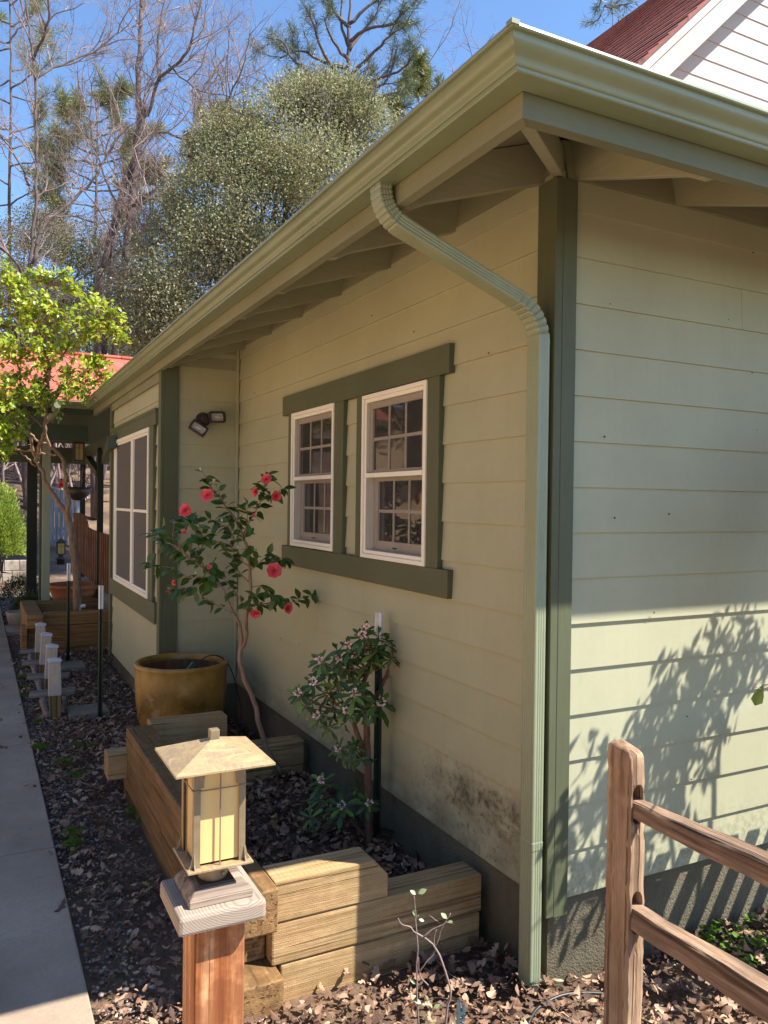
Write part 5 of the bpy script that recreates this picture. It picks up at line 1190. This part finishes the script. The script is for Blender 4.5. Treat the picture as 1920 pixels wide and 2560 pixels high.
# undergrowth as bare thickets on the hill
def thicket(label, px0, px1, d, n, h, mat_='bark_twig'):
    b = at((px0+px1)/2, 1200, d); t = thing('thicket', label, 'brush', (b.x, b.y, hill(b.x,b.y))); mb = MB(); tips = []
    for k in range(n):
        q = at(random.uniform(px0,px1), 1200, d+random.uniform(-2,2)); z = hill(q.x,q.y)-.1; grow(mb, tips, Vector((q.x,q.y,z)), Vector((random.gauss(0,.2),random.gauss(0,.2),1)).normalized(), h*random.uniform(.5,1), .045, 0, 3, dict(kids=3, ang=.9, lr=.7, rr=.5, wander=.14, up=.08, leaf=9))
    mb.build('stems', mt[mat_], t); return t
thicket('tangle of pale bare stems under the trees behind the porch', 0, 340, 27, 16, 3.2); thicket('dark bare brush on the hill beyond the picket rail', 60, 330, 33, 18, 4.5, 'bark_grey')
for k, (x, y0_, d, r) in enumerate(((60,1150,24,.14),(255,1150,20,.16),(30,1150,30,.2))):
    b = dpt(x, 1120, d); t = thing('tree_trunk', ('rough brown trunk at the left edge behind the light green conifer','leaning dark trunk seen through the porch posts','distant trunk behind the bright green tree')[k], 'tree', (b.x, b.y, hill(b.x,b.y)))
    mb = MB(); lean = (-.3, 1.6, .2)[k]; tips = []; q = wob([(b.x,b.y,hill(b.x,b.y)-.2),(b.x+lean*.4,b.y,hill(b.x,b.y)+1.6),(b.x+lean,b.y,hill(b.x,b.y)+3.6),(b.x+lean*1.1,b.y,hill(b.x,b.y)+6)], .04, 4); mb.tube(q, taper(len(q), r, r*.6), 8); mb.build('trunk', mt['bark_grey'], t)
    mb = MB(); sprout(mb, tips, q, .3, .6, 1.3, .03, 0, 2, PB); mb.build('crown', mt['bark_twig'], t)

# pines
def tufts(pts, nn, L, w_, mat_, parent, spread=1.0):
    P = np.repeat(np.array([tuple(p) for p, d in pts]), nn, 0); D = np.repeat(np.array([tuple(d) for p, d in pts]), nn, 0); n_ = len(P)
    dd = unit(D*.55+rnd(n_)*spread); P = P-D*rng.uniform(0,.10,(n_,1)); V, F = quads(P, dd, rnd(n_), rng.uniform(L*.7,L*1.15,n_), w_); return nmesh('crown', V, F, mat_, parent)
def pine(label, trunk, limbs, d, r, nn=34, L=.30, mat_='pine', w_=.016, maxlev=2, base_y=1200, dens=.5, L0=.8):
    b = dpt(trunk[0][0], base_y, d); gz = hill(b.x,b.y); t = thing('pine_tree', label, 'tree', (b.x,b.y,gz)); mb = MB(); tips = []
    q = wob([Vector((b.x,b.y,gz-.2))]+[dpt(x,y,d) for x, y in trunk], .02, 4); mb.tube(q, taper(len(q), r*.42, r*.1), 8)
    PP = dict(kids=2, ang=.75, lr=.62, rr=.55, wander=.16, up=.12, leaf=1)
    for pts in limbs:
        dz = random.uniform(-2,2); P3 = [dpt(x, y, d+dz*i/(len(pts)-1)) for i, (x, y) in enumerate(pts)]; l_ = wob(P3, .03, 4); mb.tube(l_, taper(len(l_), r*.22, r*.06), 6); sprout(mb, tips, l_, .30, dens, L0, .02, 1, maxlev, PP, .8); tips.append((l_[-1], (l_[-1]-l_[-2]).normalized()))
    mb.build('trunk', mt['bark_grey'], t); tufts(tips, nn, L, w_, mt[mat_], t); return t
pine('tall open-branched pine against the blue sky above the oak', [(750,500),(752,300),(752,200),(752,120),(755,40),(758,-60)], [
 [(750,230),(700,185),(660,150),(630,125),(610,90),(575,80)], [(750,205),(690,190),(640,120),(625,100)], [(752,190),(700,120),(680,60),(668,20)], [(752,170),(800,120),(840,80),(870,60)], [(752,215),(820,170),(870,150),(895,110)],
 [(752,230),(820,210),(880,190)], [(752,240),(700,215),(650,205),(610,200)], [(754,130),(720,90),(700,40)], [(754,110),(790,60),(830,10)], [(755,60),(720,20),(700,-20)], [(756,50),(800,10),(840,-20)], [(750,250),(690,240),(640,235)], [(752,250),(810,250),(850,245)],[(752,150),(690,130),(650,110),(600,130)],[(754,90),(800,60),(850,50),(880,20)],[(752,200),(830,180),(860,100)],
 [(753,100),(735,50),(740,-10)],[(752,225),(780,190),(830,160)],[(752,180),(720,160),(690,170),(665,180)]], 26, .30, nn=24, L=.30, dens=.60, w_=.012)
pine('golden-green pine behind the bare trees at the left', [(205,560),(208,420),(210,300),(205,200)], [[(208,y+random.uniform(-9,9)),(208+s*w*random.uniform(.7,1.1),y-12+random.uniform(-9,9)),(208+s*w*random.uniform(1.1,1.7),y-22+random.uniform(-14,14))] for y, w in ((240,22),(270,30),(300,40),(330,46),(360,52),(390,56),(420,60),(450,62),(480,64),(520,64),(560,60)) for s in (-1,1)], 32, .2, nn=34, L=.42, mat_='pine2', w_=.024, dens=.38, L0=.95)
pine('small golden-green pine poking above the oak left of centre', [(455,420),(456,340),(455,240)], [[(455,y),(455+s*w,y-8),(455+s*w*1.5,y-16)] for y, w in ((262,8),(285,14),(310,18),(335,22),(360,26),(390,28)) for s in (-1,1)], 30, .15, nn=24, L=.34, mat_='pine2', w_=.03, dens=.45, L0=.7)
pine('slim pine top seen between the two bare trees', [(330,520),(330,420),(328,350)], [[(330,y),(330+s*w,y-8),(330+s*w*1.5,y-14)] for y, w in ((375,12),(400,18),(430,22),(460,26),(500,28)) for s in (-1,1)], 33, .14, nn=22, L=.36, mat_='pine2', w_=.03, dens=.45, L0=.7)
pine('pine of soft grey-gold needles filling the top left corner', [(20,500),(22,300),(24,150),(22,40),(20,-60)], [[(22,y+random.uniform(-26,26)),(22+s*w*random.uniform(.5,1.1),y-4+random.uniform(-30,20)),(22+s*w*random.uniform(1,1.7),y-22+random.uniform(-18,18))] for y, w in ((10,26),(50,34),(90,40),(130,46),(175,50),(220,52),(270,54),(320,56),(380,56),(440,54)) for s in (-1,1)], 34, .2, nn=22, L=.42, mat_='pine2', w_=.018, dens=.45, L0=1.0)
pine('rounded golden pine just right of the tall pine', [(905,420),(905,300),(905,150)], [[(905,y),(905+s*w,y-10),(905+s*w*1.5,y-16)] for y, w in ((185,12),(210,20),(240,26),(270,28),(300,30)) for s in (-1,1)], 30, .14, nn=26, L=.34, mat_='pine2', w_=.03, dens=.45, L0=.7)
pine('pale grey pine tip above the red gable roof', [(1330,300),(1325,120),(1322,20),(1320,-60)], [[(1322,y),(1322+s*w,y+2),(1322+s*w*1.7,y+22)] for y, w in ((-20,16),(10,14),(30,10)) for s in (-1,1)], 22, .05, nn=10, L=.30, w_=.012, mat_='pine', dens=.5, L0=.45)

# bright green tree in the far bed
gt = thing('leafy_tree', 'bright yellow-green small-leaved tree with a forked brown trunk in the far timber bed', 'tree', (-.72,8.3,.2))
def g2(x, y, d=9.9): return at(x/5.184, 1200+y/5.184, 9.75-.35*max(0,(1750-y))/1750)
def g1(x, y, d=9.9): return at(x/5.184, 850+y/5.184, 9.4-.75*min(1,max(0,(1800-y))/1300))
mb = MB(); tw = MB(); tips = []
L1 = wob([g2(1000,1750), g2(1000,1450), g2(990,1200), g2(955,950), g2(935,720), g2(890,520), g2(870,430)], .004, 4); mb.tube(L1, taper(len(L1), .052, .036), 10)
LL = [L1]
for pts, ra, rb in (([g2(870,440),g2(780,320),g2(700,190),g2(600,40),g1(560,1700),g1(490,1600),g1(430,1420),g1(390,1260),g1(370,1120)], .030,.016), ([g2(875,450),g2(890,300),g2(860,120),g1(855,1900),g1(840,1650),g1(800,1520),g1(700,1420),g1(590,1350),g1(480,1290),g1(360,1200),g1(260,1150)], .030,.010),
    ([g1(480,1560),g1(520,1360),g1(570,1200),g1(590,1000),g1(600,850),g1(630,600),g1(640,400),g1(600,100),g1(590,-200),g1(620,-700)], .026,.008), ([g1(660,1400),g1(600,1250),g1(560,1150),g1(400,980)], .016,.007), ([g1(740,1490),g1(620,1475),g1(500,1470),g1(330,1430),g1(100,1390),g1(-100,1340)], .015,.008), ([g1(470,1640),g1(350,1530),g1(280,1460),g1(180,1380)], .011,.005),
    ([g1(390,1260),g1(200,1050),g1(0,850),g1(-200,600)], .016,.006), ([g1(600,900),g1(760,700),g1(900,560),g1(1050,450),g1(1180,330)], .013,.004), ([g1(640,400),g1(850,150),g1(1100,-50),g1(1300,-250)], .013,.004), ([g1(590,100),g1(300,-250),g1(150,-600)], .013,.004), ([g1(380,1150),g1(300,800),g1(250,400),g1(150,-50),g1(100,-500)], .016,.005), ([g1(560,1100),g1(700,1000),g1(860,820),g1(1000,640),g1(1180,560)], .010,.003)):
    q = wob(pts, .012, 4); mb.tube(q, taper(len(q), ra, rb), 7); LL.append(q)
mb.build('trunk', mt['bark_tan'], gt)
P=[];D=[]
lobes = [(60,650,10,.42),(110,700,9.9,.42),(180,680,10,.40),(30,760,9.8,.42),(120,790,10,.45),(200,755,9.9,.33),(245,700,9.9,.25),(250,830,9.9,.20),(20,860,9.9,.4),(90,870,10,.34),(165,850,9.8,.24),(25,930,9.9,.20),(-30,930,10,.30),(-60,700,10,.5),(30,600,10,.28),(100,600,10,.2),(5,985,9.9,.12),(180,630,10,.15),(150,595,10,.1),(-80,850,10,.5),(270,740,9.9,.12),(215,800,9.9,.22)]
for (x, y, d, r) in lobes:
    d -= 1.3; r *= .87; c_ = dpt(x, y, d); 
    for k in range(int(30*(r/.3)**2)+3):
        v = Vector(tuple(rnd(1)[0]))*r*random.uniform(.3,1.0); pnt = c_+v; near = min((min(q[3:], key=lambda z: (z-pnt).length) for q in LL), key=lambda z: (z-pnt).length)
        q = wob([near, near.lerp(pnt,.55)+Vector((0,0,.05)), pnt], .01, 3); tw.tube(q, taper(len(q), .0045, .002), 4, cap=False)
        for a_, b_ in resample(q[len(q)//2:], .03):
            for _ in range(3): P.append(tuple(a_+Vector(tuple(rnd(1)[0]))*.035)); D.append(tuple(Vector(tuple(rnd(1)[0]))+b_*.5+Vector((0,0,.35))))
tw.build('twigs', mt['bark_tan'], gt)
n_ = len(P); print('citrus leaves', n_); U_ = rnd(n_)*.7+np.array([.2,-.35,.9]); V, F = blades(P, D, U_, rng.uniform(.045,.078,n_), rng.uniform(.028,.042,n_), .2, .2, 'oval'); nmesh('crown', V, F, mt['citrus'], gt)

# light conifer, dark shrubs, garden bits at the left
def bushy(name, label, c_, r_, n_, lsz, mat_, cat='shrub', up=.5):
    t = thing(name, label, cat, (c_[0], c_[1], max(0, c_[2]-r_[2])))
    u = rnd(n_); rr = rng.uniform(.55,1.03,(n_,1)); u[:,2] = np.abs(u[:,2])*1.0-.15; P = np.array(c_)+u*rr*np.array(r_)*(1+.12*np.sin(u[:,0:1]*9)*np.cos(u[:,1:2]*7+u[:,2:3]*5)); V, F = quads(P, u+rnd(n_)*.6+np.array([0,0,up]), rnd(n_), rng.uniform(lsz*.6,lsz*1.3,n_), lsz*.32); nmesh('foliage', V, F, mt[mat_], t)
    mb = MB()
    for k in range(7): q = Vector(c_)+Vector(tuple(rnd(1)[0]*np.array(r_)*.6)); mb.tube([(c_[0],c_[1],c_[2]-r_[2]*.3-.1),tuple(q)], [.02,.006], 5)
    mb.build('stems', mt['bark_dark'], t); return t
cc = at(5,1290,15.5); bushy('conifer', 'light yellow-green conifer bush at the left edge', (cc.x,cc.y,.85), (.40,.45,1.35), 15000, .07, 'conifer', up=1.0)
cc = at(55,1470,13.6); bushy('low_shrub', 'dark green low shrub beside the dark porch post', (cc.x,cc.y,.12), (.36,.3,.42), 3500, .04, 'shrubdk'); cc = at(72,1555,11.7); bushy('low_shrub', 'dark green low shrub in a pale pot at the end of the sidewalk strip', (cc.x,cc.y,.12), (.26,.25,.36), 3500, .035, 'shrubdk')
cc = at(48,1580,11.2); mb = MB(); mb.lathe((cc.x,cc.y,0), [(0,.0),(.13,.0),(.17,.16),(.18,.2),(.15,.2),(.13,.17),(0,.17)], 24); tag(mb.build('shrub_pot', mt['stone']), 'pale low pot under the dark shrub by the far timber bed', 'plant pot')
sw_ = at(-60,1390,17.0); mb = MB(); 
for k in range(12):
    for j in range(2): mb.box(sw_.x-2.6+k*.3+.15*(j%2), sw_.x-2.6+k*.3+.29+.15*(j%2), sw_.y-.1+random.uniform(-.01,.01), sw_.y+.15, .22*j, .22*j+.212)
tag(mb.build('stone_wall', mt['stone'], bev=.01), 'low pale block wall at the left behind the conifer', 'garden wall')
bw = at(165,1290,21.5); bz = hill(bw.x,bw.y)-.1; bf = thing('board_fence', 'short run of blue-grey weathered upright boards beyond the porch', 'fence', (bw.x,bw.y,bz))
for k in range(7): mb = MB(); h_ = bz+1.55-.03*(k%3); mb.box(bw.x-.40+k*.115, bw.x-.40+k*.115+.107, bw.y, bw.y+.02, bz, h_); mb.build('board', mt['bluewood'], bf)
mb = MB(); mb.box(bw.x-.42, bw.x+.55, bw.y+.025, bw.y+.06, bz+.4, bz+.48); mb.build('rail', mt['bluewood'], bf)
# picket rail along the porch
pr = thing('picket_rail', 'cedar picket railing with a scalloped top beside the far house corner', 'railing', (-.37,9,.5))
ya = 6.75; k = 0; zb0 = .50
while ya < 12.4:
    s_t = hit(275,1337,0,-.37); pxy = None
    # top edge dips in the middle of the bay like the photo
    v = Vector((-.37, ya, 1.4))-CAM; sx_ = 960+FPX*v.dot(CR)/v.dot(CF); tpy = np.interp(sx_, [196,206,216,222,232,250,276], [1282,1283,1292,1318,1324,1330,1338]); zt = (hit(sx_, float(tpy), 0, -.37)).z; bpy_ = np.interp(sx_, [200,275], [1428,1490]); zb = hit(sx_, float(bpy_), 0, -.37).z
    mb = MB(); mb.box(-.38,-.36,ya,ya+.042,zb,zt); mb.build('picket', mt['picket' if k % 2 else 'picket_gap_shade'], pr); ya += .10; k += 1
mb = MB(); mb.box(-.355,-.32,6.7,12.4,.80,.86); mb.box(-.355,-.32,6.7,12.4,1.18,1.24); mb.build('rail', mt['picket'], pr)
# lanterns
def lantern(name, label, c_, w_, h_, post=False):
    t = thing(name, label, 'lantern', tuple(c_)); x, y, z = c_; mb = MB(); a_ = w_/2
    mb.add([(x-a_*1.6,y-a_*1.6,z+h_),(x+a_*1.6,y-a_*1.6,z+h_),(x+a_*1.6,y+a_*1.6,z+h_),(x-a_*1.6,y+a_*1.6,z+h_),(x,y,z+h_*1.28)], [(0,3,2,1),(0,1,4),(1,2,4),(2,3,4),(3,0,4)]); mb.box(x-.01,x+.01,y-.01,y+.01,z+h_*1.24,z+h_*1.36); mb.build('lantern_roof', mt['bronze'], t)
    mb = MB()
    for sx in (-1,1):
        for sy in (-1,1): mb.box(x+sx*a_-.012,x+sx*a_+.012,y+sy*a_-.012,y+sy*a_+.012,z,z+h_)
    mb.box(x-a_*1.15,x+a_*1.15,y-a_*1.15,y+a_*1.15,z-.012,z+.01)
    mb.box(x-a_,x+a_,y-a_-.002,y-a_+.004,z+h_*.87,z+h_)
    for s in (-1,1):
        poly = [(s*a_,z+h_)]+[(s*a_*(1-.62*(1-math.cos(t*math.pi/12))), z+h_*(.66+.24*math.sin(t*math.pi/12))) for t in range(7)]; mb.prism([(x+u, y-a_-.003, zz) for u, zz in poly], (0,.006,0))
    mb.box(x-.003,x+.003,y-a_-.006,y-a_,z,z+h_); mb.box(x-a_,x+a_,y-a_-.006,y-a_,z+h_*.64,z+h_*.66); mb.build('frame', mt['bronze'], t)
    mb = MB(); mb.box(x-a_*.93,x+a_*.93,y-a_*.93,y+a_*.93,z+.01,z+h_*.98); mb.build('glass', mt['amberdull'], t); return t
hl = hit(196,1152,1,8.7); lt = lantern('hanging_lantern', 'amber lantern hanging from a rod under the porch eave', (hl.x,8.7,hl.z), .115, .25); mb = MB(); mb.box(hl.x-.008,hl.x+.008,8.69,8.71,hl.z+.32,2.75); mb.build('rod', mt['bronze'], lt)
gl = at(152,1385,19.5); lt = lantern('garden_lantern', 'bronze lantern on a short pedestal post beyond the downspout', (gl.x,gl.y,gl.z), .17, .30)
mb = MB(); mb.lathe((gl.x,gl.y,gl.z), [(0,0),(.06,-.01),(.05,-.05),(.12,-.09),(.15,-.12),(.09,-.13),(.09,-gl.z-.05)], 16); mb.build('pedestal', mt['bronze'], lt)
hb = hit(195,1228,1,10.2); bk = thing('hanging_basket', 'dark hanging basket with trailing stems under the porch', 'hanging basket', (hb.x,10.2,hb.z)); mb = MB(); mb.lathe((hb.x,10.2,hb.z), [(0,-.14),(.07,-.13),(.16,-.05),(.20,.06),(.18,.06),(0,.02)], 20)
for s in (-1,0,1): mb.tube([(hb.x+s*.17,10.2,hb.z+.05),(hb.x,10.2,hb.z+.55)], .004, 4)
mb.tube([(hb.x,10.2,hb.z+.55),(hb.x,10.2,2.6)], .004, 4); mb.build('bowl', mt['bronze'], bk); mb = MB()
for k in range(30): t = random.uniform(0,6.28); mb.tube([(hb.x+.1*math.cos(t),10.2+.1*math.sin(t),hb.z+.02),(hb.x+.13*math.cos(t),10.2+.1*math.sin(t),hb.z+.18),(hb.x+.19*math.cos(t)+random.uniform(-.04,.04),10.2+.15*math.sin(t),hb.z+random.uniform(.1,.38))], .003, 4)
mb.build('stems', mt['bark_twig'], bk)
rf = hit(153,1210,1,11.5); mb = MB(); mb.lathe((rf.x,11.5,rf.z), [(0,-.06),(.05,-.06),(.06,-.04),(.035,-.02),(.035,.05),(.045,.07),(0,.09)], 16); mb.tube([(rf.x,11.5,rf.z+.08),(rf.x,11.5,2.5)], .002, 4); tag(mb.build('bird_feeder', mt['red']), 'small red hummingbird feeder hanging behind the tree trunk', 'bird feeder')

# ================= SHRUB AND SLATTED BENCH off the right edge, whose shade falls on the wall =================
rs = thing('tall_shrub', 'long-leaved shrub at the right edge, one leaf reaching into the picture', 'shrub', (1.55,-.62,0))
mb = MB(); P=[];D=[];U=[]
def shadow_src(px, py, t): w_ = hit(px, py, 1, 0.0); return w_+Vector((1.3,-1.0,2.02))*t
root = Vector((1.5,-.62,0)); 
mains = [wob([root, root+Vector((-.05,0,.8)), shadow_src(1700,1850,.50), shadow_src(1840,1560,.50)], .01, 5), wob([root, root+Vector((-.1,.02,.7)), shadow_src(1600,1950,.49), shadow_src(1650,1700,.5)], .01, 5), wob([root+Vector((.02,0,.5)), shadow_src(1800,1900,.5), shadow_src(1880,1700,.48), shadow_src(1990,1560,.45)], .01, 5)]
for q in mains: mb.tube(q, taper(len(q), .014, .005), 6)
for (x, y, r, k) in ((1820,1590,75,26),(1860,1650,70,26),(1740,1680,70,30),(1800,1720,75,30),(1700,1760,70,32),(1760,1800,60,26),(1640,1780,55,22),(1660,1850,70,30),(1730,1890,55,22),(1600,1860,50,18),(1560,1850,45,12),(1590,1950,60,22),(1660,1950,60,22),(1540,1960,50,14),(1700,2010,45,12),(1480,1850,35,5),(1500,2010,45,12),(1440,2050,45,10),(1550,2080,60,16),(1620,2110,60,14),(1470,2130,50,12),(1400,2120,45,9),(1380,2060,35,5),(1450,2210,45,9),(1540,2180,50,10),(1370,2180,35,6),(1640,2190,40,8),(1440,1990,35,5),(1690,1640,40,6),(1900,1570,50,12),(1880,1500,50,8),(1395,2260,30,5),(1480,2290,35,5)):
    for j in range(int(k*1.9)):
        a_ = random.uniform(0,6.28); rr = r*math.sqrt(random.random()); t = random.uniform(.46,.56) if x > 1450 else random.uniform(.50,.60); p = shadow_src(x+rr*math.cos(a_), y+rr*math.sin(a_), t)
        # keep it outside the frame
        v = p-CAM; sx_ = 960+FPX*v.dot(CR)/v.dot(CF)
        if sx_ < 1965: p = p+Vector((1.3,-1.0,2.02))*((1965-sx_)/1500.)
        P.append(tuple(p)); D.append((random.uniform(-.7,.3), random.uniform(-.3,.3), random.uniform(-1.1,-.2))); U.append(tuple(rnd(1)[0]))
    near = min((min(q[4:], key=lambda z: (z-p).length) for q in mains), key=lambda z: (z-p).length); mb.tube([near, p], [.004,.002], 4)
lf = at(1907,1712,1.72); tipv = at(1888,1762,1.72); P += [tuple(lf)]*1; D += [tuple(tipv-lf)]; U += [tuple((CAM-lf).normalized())]
for (a1, a2) in ((at(1925,1730,1.72), at(1880,1715,1.72)), (at(1925,1722,1.72), at(1893,1700,1.72)), (at(1925,1700,1.72), at(1912,1690,1.72))): mb.tube([tuple(a1), tuple(a1.lerp(a2,.5)), tuple(a2)], .0008, 4)
mb.tube([mains[2][len(mains[2])//2], at(1960,1710,1.72), at(1907,1712,1.72)], [.004,.002,.001], 5)
mb.build('stem', mt['bark_camellia'], rs)
n_ = len(P); LS = rng.uniform(.07,.11,n_); WS = LS*.30; LS[-1] = (tipv-lf).length*1.05; WS[-1] = LS[-1]*.5; V, F = blades(P, D, U, LS, WS, .12, .15, 'lance'); nmesh('foliage', V, F, mt['camellia'], rs)
bn = thing('stripe_shade_bench', 'unseen grey slatted bench added past the right edge for its striped shade', 'bench', (1.4,-.5,0))  # out of view, added to throw the shadow stripes on the foundation
for k in range(9): mb = MB(); x = .90+.135*k; mb.box(x,x+.075,-.78,-.26,.90,.92); mb.build('slat', mt['rail_y'], bn)
for x in (.97,1.97):
    for y in (-.7,-.34): mb = MB(); mb.box(x,x+.05,y,y+.05,0,.90); mb.build('leg', mt['rail_z'], bn)
# trees left of and behind the camera: they fill the window reflections and shade the sky
cl = [((-11,6),6.5),((-10,13),7.5),((-12,-4),7),((-11,21),8),((-8,-13),7.5)]
proto = None
for i, ((x, y), h_) in enumerate(cl):
    if proto is None:
        t = thing('shade_tree', 'broad leafy tree standing to the left of the sidewalk', 'tree', (0,0,0)); t['_local'] = 1; t['group'] = 'trees left of the sidewalk'
        mb = MB(); mb.tube(wob([(0,0,-.2),(.1,0,2),(0,.1,3.6)], .02, 4), .2, 8); cen = [(random.uniform(-2,2),random.uniform(-2,2),random.uniform(2.8,6.5)) for _ in range(12)]; limbs_to(mb, (0,.1,3), cen, .09); mb.build('trunk', mt['bark_dark'], t)
        leafcloud('crown', cen, [(1.5,1.5,1.2)]*12, 42, .17, mt['oak'], t, .4); proto = t; t.location = (x,y,.5*(-x-6.5)*.8)
    else: o = dup(proto, (x,y,max(0,.5*(-x-6.5)*.8)), random.uniform(0,6), scale=h_/6.5)
for o in bpy.data.objects:
    if '_local' in o: del o['_local']
    if '_x' in o: del o['_x']
